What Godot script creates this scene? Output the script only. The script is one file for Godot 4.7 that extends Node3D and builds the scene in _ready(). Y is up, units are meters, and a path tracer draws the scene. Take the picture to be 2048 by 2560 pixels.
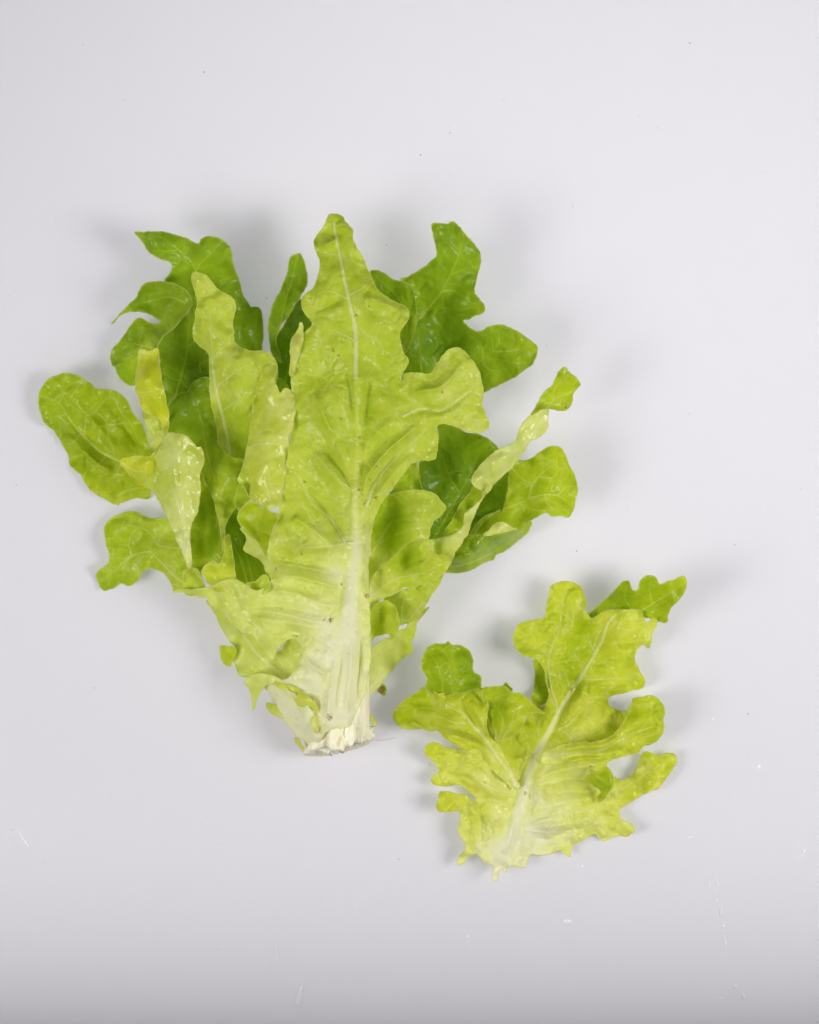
extends Node3D
# A head of oak-leaf lettuce and one loose leaf on a white acrylic shooting table, seen from above between two softboxes.
# Lengths in the leaf descriptions are tenths of a millimetre on the table, x to the right and z towards the stem, heights in millimetres.

const CELL := 4.0          # spacing of the leaf surface, tenths of a millimetre
const LENS_HEIGHT := 1.6

var leaf_material: StandardMaterial3D
var wet_material: StandardMaterial3D
var stem_material: StandardMaterial3D
var whitened_water_material: StandardMaterial3D
var ramp_at := [0.0, 0.15, 0.35, 0.55, 0.75, 1.0]
var ramp_color := [Color(0.95, 0.925, 0.70), Color(0.87, 0.89, 0.34), Color(0.635, 0.72, 0.075), Color(0.46, 0.59, 0.020), Color(0.295, 0.45, 0.014), Color(0.16, 0.295, 0.014)]
var noise_soft := FastNoiseLite.new()
var noise_fine := FastNoiseLite.new()
var noise_cell := FastNoiseLite.new()
var used_names := {}


func _ready() -> void:
	# camera
	var camera := Camera3D.new()
	camera.name = "camera"
	camera.fov = rad_to_deg(2.0 * atan(0.256 / LENS_HEIGHT))
	camera.near = 0.05
	camera.far = 20.0
	camera.position = Vector3(0, LENS_HEIGHT, 0)
	camera.rotation_degrees = Vector3(-90, 0, 0)
	add_child(camera)
	# air of the studio: a dim, even, pale grey room
	var around := WorldEnvironment.new()
	around.name = "studio_air"
	var e := Environment.new()
	e.background_mode = Environment.BG_COLOR
	e.background_color = Color(0.43, 0.43, 0.455)
	e.background_energy_multiplier = 1.0
	e.tonemap_mode = Environment.TONE_MAPPER_LINEAR
	e.tonemap_exposure = 0.95
	e.sdfgi_enabled = true
	e.ssao_enabled = true
	e.ssil_enabled = true
	around.environment = e
	add_child(around)
	# two softboxes
	softbox(Vector3(-0.72, 0.72, 0.27), Vector2(0.42, 0.48), Vector3.ZERO, 0.62, Color(1.0, 0.99, 0.985), "black softbox lamp on the side of the round single leaf")
	softbox(Vector3(0.80, 0.80, 0.12), Vector2(0.46, 0.52), Vector3.ZERO, 0.92, Color(1.0, 0.99, 0.985), "black softbox lamp on the side of the loose leaf")
	# and one under the translucent sheet
	softbox(Vector3(0.08, -0.32, -0.20), Vector2(0.55, 0.50), Vector3(0.08, 0.0, -0.19), 0.20, Color(0.985, 0.98, 1.0), "black softbox lamp shining up under the acrylic sheet")
	make_noises()
	make_materials()
	make_table()
	make_lettuce()
	make_loose_leaf()
	make_water()


func softbox(at: Vector3, size: Vector2, aim: Vector3, energy: float, tint: Color, label: String) -> void:
	var root := Node3D.new()
	root.name = "softbox_lamp"
	add_child(root, true)
	root.set_meta("label", label)
	root.set_meta("category", "lamp")
	root.set_meta("group", "softboxes around the table")
	root.look_at_from_position(at, aim, Vector3.UP)
	var glow := StandardMaterial3D.new()
	glow.albedo_color = Color(0.9, 0.9, 0.9)
	glow.emission_enabled = true
	glow.emission = tint
	glow.emission_energy_multiplier = 0.6
	var black := StandardMaterial3D.new()
	black.albedo_color = Color(0.06, 0.06, 0.06)
	black.roughness = 0.8
	var front := BoxMesh.new()
	front.size = Vector3(size.x, size.y, 0.004)
	put(root, "diffuser_light_panel", front, glow)
	# the tapered black shell behind the diffuser
	var st := SurfaceTool.new()
	st.begin(Mesh.PRIMITIVE_TRIANGLES)
	var rings := [Vector3(size.x * 0.5 + 0.01, size.y * 0.5 + 0.01, -0.03), Vector3(size.x * 0.5 + 0.01, size.y * 0.5 + 0.01, 0.01), Vector3(0.07, 0.07, 0.28), Vector3(0.06, 0.06, 0.36)]
	for i in 3:
		for k in 4:
			var a: Vector3 = corner(rings[i], k)
			var b: Vector3 = corner(rings[i], k + 1)
			var c: Vector3 = corner(rings[i + 1], k + 1)
			var d: Vector3 = corner(rings[i + 1], k)
			for p in [a, b, c, a, c, d]:
				st.add_vertex(p)
	st.generate_normals()
	put(root, "shell", st.commit(), black)
	var light := AreaLight3D.new()
	light.name = "softbox_light"
	light.area_size = size
	light.light_energy = energy
	light.light_color = tint
	light.shadow_enabled = true
	light.position = Vector3(0, 0, -0.012)
	light.set("area_range", 4.0)
	root.add_child(light)


func corner(r: Vector3, k: int) -> Vector3:
	var sx := -1.0 if k % 4 == 0 or k % 4 == 3 else 1.0
	var sy := -1.0 if k % 4 < 2 else 1.0
	return Vector3(r.x * sx, r.y * sy, r.z)


func put(parent: Node, called: String, mesh: Mesh, m: Material) -> MeshInstance3D:
	var o := MeshInstance3D.new()
	o.mesh = mesh
	o.material_override = m
	var n: int = used_names.get([parent, called], 0)
	used_names[[parent, called]] = n + 1
	o.name = called if n == 0 else "%s_%03d" % [called, n]
	parent.add_child(o, true)
	return o


func thing(called: String, label: String, category: String, group := "") -> Node3D:
	var o := Node3D.new()
	var n: int = used_names.get([self, called], 0)
	used_names[[self, called]] = n + 1
	o.name = called if n == 0 else "%s_%03d" % [called, n]
	add_child(o, true)
	o.set_meta("label", label)
	o.set_meta("category", category)
	if group:
		o.set_meta("group", group)
	return o


func make_noises() -> void:
	noise_soft.seed = 11
	noise_soft.noise_type = FastNoiseLite.TYPE_SIMPLEX_SMOOTH
	noise_soft.frequency = 1.0
	noise_soft.fractal_type = FastNoiseLite.FRACTAL_FBM
	noise_soft.fractal_octaves = 2
	noise_fine.seed = 23
	noise_fine.noise_type = FastNoiseLite.TYPE_SIMPLEX_SMOOTH
	noise_fine.frequency = 1.0
	noise_fine.fractal_type = FastNoiseLite.FRACTAL_FBM
	noise_fine.fractal_octaves = 3
	noise_cell.seed = 5
	noise_cell.noise_type = FastNoiseLite.TYPE_CELLULAR
	noise_cell.frequency = 1.0
	noise_cell.fractal_type = FastNoiseLite.FRACTAL_NONE
	noise_cell.cellular_return_type = FastNoiseLite.RETURN_DISTANCE2_SUB
	noise_cell.cellular_distance_function = FastNoiseLite.DISTANCE_EUCLIDEAN
	noise_cell.cellular_jitter = 0.95


func bump_texture(seed_is: int, frequency: float, octaves: int, side := 512) -> NoiseTexture2D:
	var n := FastNoiseLite.new()
	n.seed = seed_is
	n.noise_type = FastNoiseLite.TYPE_SIMPLEX_SMOOTH
	n.frequency = frequency
	n.fractal_octaves = octaves
	var t := NoiseTexture2D.new()
	t.noise = n
	t.width = side
	t.height = side
	t.seamless = true
	t.normalize = true
	return t


# where the film of water lies on a leaf: patches with an edge
func wet_patches(frequency: float, dry: float, wet: float) -> NoiseTexture2D:
	var t := bump_texture(59, frequency, 4)
	var g := Gradient.new()
	g.set_color(0, Color(0.12, 0.12, 0.12))
	g.set_offset(0, dry)
	g.set_color(1, Color.WHITE)
	g.set_offset(1, wet)
	t.color_ramp = g
	return t


func make_materials() -> void:
	leaf_material = StandardMaterial3D.new()
	leaf_material.resource_name = "leaf"
	leaf_material.vertex_color_use_as_albedo = true
	leaf_material.vertex_color_is_srgb = true
	leaf_material.roughness = 0.50
	leaf_material.metallic_specular = 0.26
	leaf_material.clearcoat_enabled = true
	leaf_material.clearcoat = 0.5
	leaf_material.clearcoat_roughness = 0.07
	leaf_material.clearcoat_texture = wet_patches(0.015, 0.52, 0.66)
	leaf_material.backlight_enabled = true
	leaf_material.backlight = Color(0.84, 0.88, 0.60)
	leaf_material.cull_mode = BaseMaterial3D.CULL_DISABLED
	leaf_material.heightmap_enabled = true
	leaf_material.heightmap_texture = bump_texture(41, 0.02, 4)
	leaf_material.heightmap_scale = 0.005
	leaf_material.uv1_triplanar = true
	leaf_material.uv1_scale = Vector3(40, 40, 40)
	wet_material = leaf_material.duplicate()
	wet_material.resource_name = "wet leaf"
	wet_material.metallic_specular = 0.4
	wet_material.roughness = 0.36
	wet_material.clearcoat = 0.75
	wet_material.clearcoat_roughness = 0.08
	wet_material.clearcoat_texture = wet_patches(0.012, 0.36, 0.52)
	stem_material = leaf_material.duplicate()
	stem_material.resource_name = "stem"
	stem_material.backlight_enabled = false
	stem_material.subsurf_scatter_enabled = true
	stem_material.subsurf_scatter_strength = 0.15
	whitened_water_material = StandardMaterial3D.new()
	whitened_water_material.resource_name = "water"
	whitened_water_material.transparency = BaseMaterial3D.TRANSPARENCY_ALPHA
	whitened_water_material.albedo_color = Color(0.98, 0.98, 0.98, 0.55)  # whitened to stand in for light gathered and glinting in the drops
	whitened_water_material.roughness = 0.12
	whitened_water_material.cull_mode = BaseMaterial3D.CULL_DISABLED


func make_table() -> void:
	# a white acrylic sheet that lies flat and rolls down over the front edge
	var m := StandardMaterial3D.new()
	m.resource_name = "white acrylic"
	m.albedo_color = Color(0.793, 0.779, 0.812).linear_to_srgb()
	m.roughness = 0.22
	m.metallic_specular = 0.5
	m.backlight_enabled = true
	m.backlight = Color(0.90, 0.90, 0.90)
	var profile := PackedVector2Array()      # z, y
	profile.append(Vector2(-0.75, 0.0))
	profile.append(Vector2(-0.3, 0.0))
	var start := 0.135
	var radius := 0.158
	for i in 41:
		var a := i / 40.0 * PI * 0.5
		profile.append(Vector2(start + radius * sin(a), radius * (cos(a) - 1.0)))
	profile.append(Vector2(start + radius, -0.4))
	var v := PackedVector3Array()
	var nn := PackedVector3Array()
	var index := PackedInt32Array()
	for i in profile.size():
		var before := profile[maxi(i - 1, 0)]
		var after := profile[mini(i + 1, profile.size() - 1)]
		var t := (after - before).normalized()
		for x in [-0.8, 0.8]:
			v.append(Vector3(x, profile[i].y, profile[i].x))
			nn.append(Vector3(0, t.x, -t.y))
		if i > 0:
			var k := i * 2
			index.append_array([k - 2, k - 1, k + 1, k - 2, k + 1, k])
	# underside, 5 mm below
	var top := v.size()
	for i in top:
		v.append(v[i] - nn[i] * 0.005)
		nn.append(-nn[i])
	for i in range(1, profile.size()):
		var k := top + i * 2
		index.append_array([k - 2, k + 1, k - 1, k - 2, k, k + 1])
	var o := put(self, "tabletop", array_mesh(v, nn, PackedColorArray(), index), m)
	o.set_meta("kind", "structure")
	o.set_meta("label", "glossy white acrylic tabletop rolling down at its front edge")


func array_mesh(v: PackedVector3Array, n: PackedVector3Array, c: PackedColorArray, index: PackedInt32Array) -> ArrayMesh:
	var a := []
	a.resize(Mesh.ARRAY_MAX)
	a[Mesh.ARRAY_VERTEX] = v
	a[Mesh.ARRAY_NORMAL] = n
	if c.size():
		a[Mesh.ARRAY_COLOR] = c
	a[Mesh.ARRAY_INDEX] = index
	var mesh := ArrayMesh.new()
	mesh.add_surface_from_arrays(Mesh.PRIMITIVE_TRIANGLES, a)
	return mesh


func ramp(t: float) -> Color:
	t = clampf(t, 0.0, 1.0)
	for i in 5:
		if t <= ramp_at[i + 1]:
			var a: Color = ramp_color[i]
			return a.lerp(ramp_color[i + 1], (t - ramp_at[i]) / (ramp_at[i + 1] - ramp_at[i]))
	return ramp_color[5]


# ---------- one leaf surface ----------
# o: closed outline, x, z, height (height -1 where it follows from its neighbours); pins: more heights; tone: x, z, tone (0 white rib .. 1 dark green)
# ribs: each first width, last width, then x, z, ...; puff: height of the blisters, crumple: height of the wrinkles, frill: wave of the margin (mm)
# net: size of the vein meshes (tenths of mm), yellow: shift of hue, stains: x, z, radius, ...
func blade(parent: Node, called: String, seed_is: int, o: Array, pins: Array, tone: Array, ribs: Array, opt := {}) -> MeshInstance3D:
	var puff: float = opt.get("puff", 0.5)
	var crumple: float = opt.get("crumple", 0.5)
	var frill: float = opt.get("frill", 1.15)
	var swell: float = opt.get("swell", 1.7)
	var net: float = opt.get("net", 130.0)
	var yellow: float = opt.get("yellow", 0.0)
	var rib_up: float = opt.get("rib_up", 0.5)
	var teeth: float = opt.get("teeth", 2.6)
	var stains: Array = opt.get("stains", [])
	var off := seed_is * 37.7
	# controls of height
	var cx := PackedFloat64Array()
	var cz := PackedFloat64Array()
	var ch := PackedFloat64Array()
	var line := PackedVector2Array()
	for i in range(0, o.size(), 3):
		line.append(Vector2(o[i], o[i + 1]))
		if o[i + 2] >= 0:
			cx.append(o[i]); cz.append(o[i + 1]); ch.append(o[i + 2])
	for i in range(0, pins.size(), 3):
		cx.append(pins[i]); cz.append(pins[i + 1]); ch.append(pins[i + 2])
	var w := spline_weights(cx, cz, ch)
	# smooth outline with small teeth
	var rim := PackedVector2Array()
	var m := line.size()
	var arc := 0.0
	for i in m:
		var p0 := line[(i + m - 1) % m]
		var p1 := line[i]
		var p2 := line[(i + 1) % m]
		var p3 := line[(i + 2) % m]
		var length := p1.distance_to(p2)
		var t1 := (p2 - p0).normalized() * minf(length, p0.distance_to(p1) * 1.5)
		var t2 := (p3 - p1).normalized() * minf(length, p2.distance_to(p3) * 1.5)
		var steps := maxi(1, int(ceil(length / 4.0)))
		var side := (p2 - p1).orthogonal().normalized()
		for k in steps:
			var t := float(k) / steps
			var t_2 := t * t
			var t_3 := t_2 * t
			var p := p1 * (2 * t_3 - 3 * t_2 + 1) + t1 * (t_3 - 2 * t_2 + t) + p2 * (-2 * t_3 + 3 * t_2) + t2 * (t_3 - t_2)
			var u := arc + length * t
			var saw := fposmod(u * 0.016 + noise_soft.get_noise_2d(u * 0.006, off) * 2.0, 1.0)
			p += side * (noise_soft.get_noise_2d(u * 0.03, off + 9.0) * teeth + noise_soft.get_noise_2d(u * 0.011, off + 31.0) * teeth * 1.6 + (saw - 0.5) * teeth * 0.6)
			rim.append(p)
		arc += length
	var lo := rim[0]
	var hi := rim[0]
	for p in rim:
		lo = lo.min(p)
		hi = hi.max(p)
	lo -= Vector2(3.37, 3.29) * CELL
	hi += Vector2(3, 3) * CELL
	var nx := int(ceil((hi.x - lo.x) / CELL)) + 1
	var nz := int(ceil((hi.y - lo.y) / CELL)) + 1
	var total := nx * nz
	# inside, row by row
	var rows := []
	rows.resize(nz)
	for r in nz:
		rows[r] = PackedFloat32Array()
	var dist := PackedFloat32Array()
	dist.resize(total)
	dist.fill(1e6)
	var count := rim.size()
	for i in count:
		var a := (rim[i] - lo) / CELL
		var b := (rim[(i + 1) % count] - lo) / CELL
		if a.y != b.y:
			var up := a if a.y < b.y else b
			var down := b if a.y < b.y else a
			for r in range(int(ceil(up.y)), int(ceil(down.y))):
				rows[r].append(up.x + (down.x - up.x) * (r - up.y) / (down.y - up.y))
		var ab := b - a
		var ll := maxf(ab.length_squared(), 1e-9)
		for r in range(int(minf(a.y, b.y)) - 1, int(maxf(a.y, b.y)) + 3):
			for c in range(int(minf(a.x, b.x)) - 1, int(maxf(a.x, b.x)) + 3):
				var q := Vector2(c, r) - a
				var d := (q - ab * clampf(q.dot(ab) / ll, 0.0, 1.0)).length()
				var at := r * nx + c
				if d < dist[at]:
					dist[at] = d
	chamfer(dist, nx, nz)
	var inside := PackedByteArray()
	inside.resize(total)
	for r in nz:
		var row: PackedFloat32Array = rows[r]
		row.sort()
		for k in range(0, row.size() - 1, 2):
			for c in range(int(ceil(row[k])), int(floor(row[k + 1])) + 1):
				inside[r * nx + c] = 1
	for i in total:
		dist[i] = maxf(dist[i], 0.02)
		if inside[i] == 0:
			dist[i] = -dist[i]
	# ribs and veins
	var vein := PackedFloat32Array()
	vein.resize(total)
	var rib := PackedFloat32Array()
	rib.resize(total)
	var from_vein := PackedFloat32Array()
	from_vein.resize(total)
	from_vein.fill(1e6)
	for one in ribs:
		draw_rib(one, lo, nx, nz, vein, rib, from_vein, opt.get("rib_pale", 0.22))
	chamfer(from_vein, nx, nz)
	var fold := PackedFloat32Array()
	fold.resize(total)
	for one in opt.get("folds", []):
		draw_fold(one, lo, nx, nz, fold)
	# height and tone on a coarser lattice
	var nx2 := nx / 3 + 2
	var nz2 := nz / 3 + 2
	var h2 := PackedFloat32Array()
	h2.resize(nx2 * nz2)
	var t2_ := PackedFloat32Array()
	t2_.resize(nx2 * nz2)
	var nc := cx.size()
	for r in nz2:
		for c in nx2:
			var x := (lo.x + c * 3 * CELL) * 0.001
			var z := (lo.y + r * 3 * CELL) * 0.001
			var h := w[nc] + w[nc + 1] * x + w[nc + 2] * z
			for k in nc:
				var dx := x - cx[k] * 0.001
				var dz := z - cz[k] * 0.001
				var d2 := dx * dx + dz * dz
				if d2 > 1e-12:
					h += w[k] * d2 * log(d2)
			h2[r * nx2 + c] = h
			var sum := 0.0
			var weight := 0.0
			for k in range(0, tone.size(), 3):
				var ex: float = x * 1000.0 - tone[k]
				var ez: float = z * 1000.0 - tone[k + 1]
				var q := 1.0 / pow(ex * ex + ez * ez + 900.0, 1.3)
				sum += q * tone[k + 2]
				weight += q
			t2_[r * nx2 + c] = sum / weight
	# final height and colour of every lattice point near the leaf
	var height := PackedFloat32Array()
	height.resize(total)
	var colors := PackedColorArray()
	colors.resize(total)
	for r in nz:
		var r2 := r / 3
		var fr := (r % 3) / 3.0
		for c in nx:
			var i := r * nx + c
			var d: float = dist[i] * CELL
			if d < -14.0:
				continue
			var k := r2 * nx2 + c / 3
			var fc := (c % 3) / 3.0
			var h := lerpf(lerpf(h2[k], h2[k + 1], fc), lerpf(h2[k + nx2], h2[k + nx2 + 1], fc), fr)
			var t := lerpf(lerpf(t2_[k], t2_[k + 1], fc), lerpf(t2_[k + nx2], t2_[k + nx2 + 1], fc), fr)
			var x := lo.x + c * CELL
			var z := lo.y + r * CELL
			var wx := noise_soft.get_noise_2d(x * 0.008 + off, z * 0.008) * 0.35
			var wz := noise_soft.get_noise_2d(x * 0.008 - off, z * 0.008 + 50.0) * 0.35
			var mesh_line := noise_cell.get_noise_2d(x / net + wx + off, z / net + wz) + 1.0
			var small_line := noise_cell.get_noise_2d(x / net * 3.1 + wx * 2.0 + off * 2.0, z / net * 3.1 + wz * 2.0) + 1.0
			var far := minf(from_vein[i] * CELL, 400.0)
			var dome := smoothstep(0.0, 0.55, mesh_line) * smoothstep(0.0, 45.0, far)
			var margin := 1.0 - smoothstep(0.0, 70.0, d)
			var wave := noise_soft.get_noise_2d(x * 0.0075 + off * 3.0, z * 0.0075 - off)
			var wrinkle := absf(noise_fine.get_noise_2d(x * 0.013 - off, z * 0.013 + off))
			var patch := noise_soft.get_noise_2d(x * 0.006 + 77.0, z * 0.006 + off)
			var broad := noise_soft.get_noise_2d(x * 0.0035 - off * 2.0, z * 0.0035 + off)
			var keep := 1.0 - 0.8 * rib[i]
			var rough := clampf(0.45 + 1.6 * noise_soft.get_noise_2d(x * 0.0045 + 7.0 - off, z * 0.0045), 0.05, 1.3)
			h += keep * (swell * broad * 3.2 + puff * 1.35 * (dome - 0.5) * smoothstep(-10.0, 60.0, d) * (0.75 + patch * 0.7)) + frill * 2.6 * wave * margin
			h += keep * crumple * rough * (0.95 * (0.35 - wrinkle) + 0.16 * smoothstep(0.0, 0.35, small_line))
			h += fold[i]
			h += rib_up * (vein[i] * 0.5 + rib[i] * 1.4)
			height[i] = maxf(h, 0.35)
			# pigment, with painted shade in the tone of some hollows and folds
			var mottle := noise_fine.get_noise_2d(x * 0.02 + off, z * 0.02)
			t += mottle * 0.045 + patch * 0.06 + (dome - 0.5) * 0.03
			t = lerpf(t, t * 0.12, smoothstep(0.05, 0.95, rib[i]))
			var fiber := noise_fine.get_noise_2d(x * 0.004 + off, z * 0.001)
			var col := ramp(t)
			if yellow != 0.0:
				var shift := yellow * smoothstep(0.05, 0.38, t)
				col = Color(col.r * (1.0 + 0.16 * shift), col.g * (1.0 + 0.04 * shift), col.b * maxf(0.0, 1.0 - 0.6 * shift))
			var thread := maxf(vein[i] * 0.45, (1.0 - smoothstep(0.015, 0.075, mesh_line)) * 0.15 * smoothstep(0.1, 0.4, t))
			thread = maxf(thread, (1.0 - smoothstep(0.02, 0.12, small_line)) * 0.06 * smoothstep(0.1, 0.4, t))
			col = col.lerp(ramp(maxf(t - 0.42, 0.05)), thread)
			col = col.lerp(Color(0.80, 0.80, 0.22), (1.0 - smoothstep(1.0, 6.0, d)) * 0.42)
			var tan := smoothstep(0.42, 0.62, noise_fine.get_noise_2d(x * 0.045 + off, z * 0.045 + 400.0)) * smoothstep(0.05, 0.4, patch)
			col = col.lerp(Color(0.50, 0.40, 0.14), tan * 0.35)
			colors[i] = col
	for k in range(0, stains.size(), 3):
		stain(Vector2(stains[k], stains[k + 1]), stains[k + 2], lo, nx, nz, colors)
	# surface: cells cut along the margin
	var v := PackedVector3Array()
	var nn := PackedVector3Array()
	var cc := PackedColorArray()
	var index := PackedInt32Array()
	var at_node := PackedInt32Array()
	at_node.resize(total)
	at_node.fill(-1)
	var at_right := at_node.duplicate()
	var at_down := at_node.duplicate()
	for r in range(1, nz - 1):
		for c in range(1, nx - 1):
			var i := r * nx + c
			if dist[i] > 0.0:
				at_node[i] = v.size()
				add_point(v, nn, cc, lo, nx, height, colors, c, r, i, i, 0.0)
			if (dist[i] > 0.0) != (dist[i + 1] > 0.0):
				at_right[i] = v.size()
				add_point(v, nn, cc, lo, nx, height, colors, c, r, i, i + 1, dist[i] / (dist[i] - dist[i + 1]))
			if (dist[i] > 0.0) != (dist[i + nx] > 0.0):
				at_down[i] = v.size()
				add_point(v, nn, cc, lo, nx, height, colors, c, r, i, i + nx, dist[i] / (dist[i] - dist[i + nx]))
	var ring := PackedInt32Array()
	for r in range(1, nz - 2):
		for c in range(1, nx - 2):
			var i := r * nx + c
			var a := at_node[i]
			var b := at_node[i + 1]
			var d := at_node[i + nx + 1]
			var e := at_node[i + nx]
			if a >= 0 and b >= 0 and d >= 0 and e >= 0:
				index.append(a); index.append(b); index.append(d)
				index.append(a); index.append(d); index.append(e)
				continue
			if a < 0 and b < 0 and d < 0 and e < 0:
				continue
			ring.clear()
			if a >= 0: ring.append(a)
			if at_right[i] >= 0: ring.append(at_right[i])
			if b >= 0: ring.append(b)
			if at_down[i + 1] >= 0: ring.append(at_down[i + 1])
			if d >= 0: ring.append(d)
			if at_right[i + nx] >= 0: ring.append(at_right[i + nx])
			if e >= 0: ring.append(e)
			if at_down[i] >= 0: ring.append(at_down[i])
			for k in range(1, ring.size() - 1):
				index.append(ring[0]); index.append(ring[k]); index.append(ring[k + 1])
	# the thickness of the margin: a thin rounded bead along it
	var bead: float = opt.get("bead", 1.5)
	var first := v.size()
	var steps2 := int(count / 2)
	for s in steps2:
		var p := rim[s * 2]
		var q := rim[(s * 2 + 2) % count]
		var g := (p - lo) / CELL
		var gc := clampi(int(g.x), 0, nx - 2)
		var gr := clampi(int(g.y), 0, nz - 2)
		var gi := gr * nx + gc
		var hh := lerpf(lerpf(height[gi], height[gi + 1], g.x - gc), lerpf(height[gi + nx], height[gi + nx + 1], g.x - gc), g.y - gr)
		var sidew := (q - p).orthogonal().normalized()
		var tint: Color = colors[gi].lerp(Color(0.84, 0.84, 0.32), 0.45)
		var stored := Color(pow(tint.r, 0.4545), pow(tint.g, 0.4545), pow(tint.b, 0.4545))
		for k in 4:
			var ang := k * PI * 0.5
			var out := Vector3(sidew.x * cos(ang), sin(ang), sidew.y * cos(ang))
			v.append(Vector3(p.x * 0.0001, hh * 0.001, p.y * 0.0001) + out * bead * 0.0001)
			nn.append(out)
			cc.append(stored)
	for s in steps2:
		var s2 := (s + 1) % steps2
		for k in 4:
			var k2 := (k + 1) % 4
			var a := first + s * 4 + k
			var b := first + s * 4 + k2
			var c := first + s2 * 4 + k2
			var d := first + s2 * 4 + k
			index.append(a); index.append(c); index.append(b)
			index.append(a); index.append(d); index.append(c)
	return put(parent, called, array_mesh(v, nn, cc, index), wet_material if opt.has("wet") else leaf_material)


func add_point(v: PackedVector3Array, nn: PackedVector3Array, cc: PackedColorArray, lo: Vector2, nx: int, height: PackedFloat32Array, colors: PackedColorArray, c: int, r: int, i: int, j: int, t: float) -> void:
	var gx := lerpf(height[i + 1] - height[i - 1], height[j + 1] - height[j - 1], t)
	var gz := lerpf(height[i + nx] - height[i - nx], height[j + nx] - height[j - nx], t)
	nn.append(Vector3(-gx, 0.2 * CELL, -gz).normalized())
	var across := t if j == i + 1 else 0.0
	var along := t if j == i + nx else 0.0
	v.append(Vector3((lo.x + (c + across) * CELL) * 0.0001, lerpf(height[i], height[j], t) * 0.001, (lo.y + (r + along) * CELL) * 0.0001))
	var k: Color = colors[i] if t < 0.5 else colors[j]
	cc.append(Color(pow(maxf(k.r, 0.0), 0.4545), pow(maxf(k.g, 0.0), 0.4545), pow(maxf(k.b, 0.0), 0.4545)))


func chamfer(d: PackedFloat32Array, nx: int, nz: int) -> void:
	for r in range(1, nz):
		for c in range(1, nx - 1):
			var i := r * nx + c
			d[i] = minf(minf(minf(d[i], d[i - 1] + 1.0), minf(d[i - nx] + 1.0, d[i - nx - 1] + 1.414)), d[i - nx + 1] + 1.414)
	for r in range(nz - 2, -1, -1):
		for c in range(nx - 2, 0, -1):
			var i := r * nx + c
			d[i] = minf(minf(minf(d[i], d[i + 1] + 1.0), minf(d[i + nx] + 1.0, d[i + nx + 1] + 1.414)), d[i + nx - 1] + 1.414)


func draw_rib(one: Array, lo: Vector2, nx: int, nz: int, vein: PackedFloat32Array, rib: PackedFloat32Array, from_vein: PackedFloat32Array, pale: float) -> void:
	var pts := PackedVector2Array()
	for i in range(2, one.size(), 2):
		pts.append((Vector2(one[i], one[i + 1]) - lo) / CELL)
	var m := pts.size()
	for i in m - 1:
		var p0 := pts[maxi(i - 1, 0)]
		var p1 := pts[i]
		var p2 := pts[i + 1]
		var p3 := pts[mini(i + 2, m - 1)]
		var steps := maxi(1, int(ceil(p1.distance_to(p2))))
		for k in steps:
			var t := float(k) / steps
			var p := p1.cubic_interpolate(p2, p0, p3, t)
			var half := lerpf(one[0], one[1], (i + t) / (m - 1.0)) * 0.5 / CELL
			var reach := half * 1.25 + 1.6
			for r in range(maxi(0, int(p.y - reach)), mini(nz, int(p.y + reach) + 2)):
				for c in range(maxi(0, int(p.x - reach)), mini(nx, int(p.x + reach) + 2)):
					var d := Vector2(c - p.x, r - p.y).length()
					var at := r * nx + c
					if half < 3.0:
						vein[at] = maxf(vein[at], (1.0 - smoothstep(half * 0.5, half + 0.8, d)) * (lerpf(1.15, 0.35, (i + t) / (m - 1.0)) if half < 1.2 else 1.15))
					else:
						var q := d / (half * 1.25)
						if q < 1.0:
							rib[at] = maxf(rib[at], (1.0 - q * q) * clampf((half * 2.0 * CELL - 8.0) / 80.0, pale, 1.0))
					from_vein[at] = minf(from_vein[at], maxf(d - half, 0.0))


# a crease (height below 0) or a ridge along a line: first its half width in tenths of mm, then its height in mm, then x, z, ...
func draw_fold(one: Array, lo: Vector2, nx: int, nz: int, fold: PackedFloat32Array) -> void:
	var pts := PackedVector2Array()
	for i in range(2, one.size(), 2):
		pts.append((Vector2(one[i], one[i + 1]) - lo) / CELL)
	var wide: float = one[0] / CELL
	var best := {}
	var m := pts.size()
	for i in m - 1:
		var steps := maxi(1, int(ceil(pts[i].distance_to(pts[i + 1]) / 2.0)))
		for k in steps:
			var t := float(k) / steps
			var p := pts[i].cubic_interpolate(pts[i + 1], pts[maxi(i - 1, 0)], pts[mini(i + 2, m - 1)], t)
			var along := (i + t) / (m - 1.0)
			var reach := wide * 2.2
			for r in range(maxi(0, int(p.y - reach)), mini(nz, int(p.y + reach) + 2)):
				for c in range(maxi(0, int(p.x - reach)), mini(nx, int(p.x + reach) + 2)):
					var d := Vector2(c - p.x, r - p.y).length() / wide
					var at := r * nx + c
					if d < 2.2 and (not best.has(at) or d < best[at].x):
						best[at] = Vector2(d, along)
	for at in best:
		var q: Vector2 = best[at]
		var ends := smoothstep(0.0, 0.3, q.y) * (1.0 - smoothstep(0.75, 1.0, q.y))
		fold[at] += one[1] * 2.1 * ends * (1.0 / (1.0 + q.x * q.x * 2.0) - 0.094) * (1.0 - smoothstep(1.5, 2.2, q.x))


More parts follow.
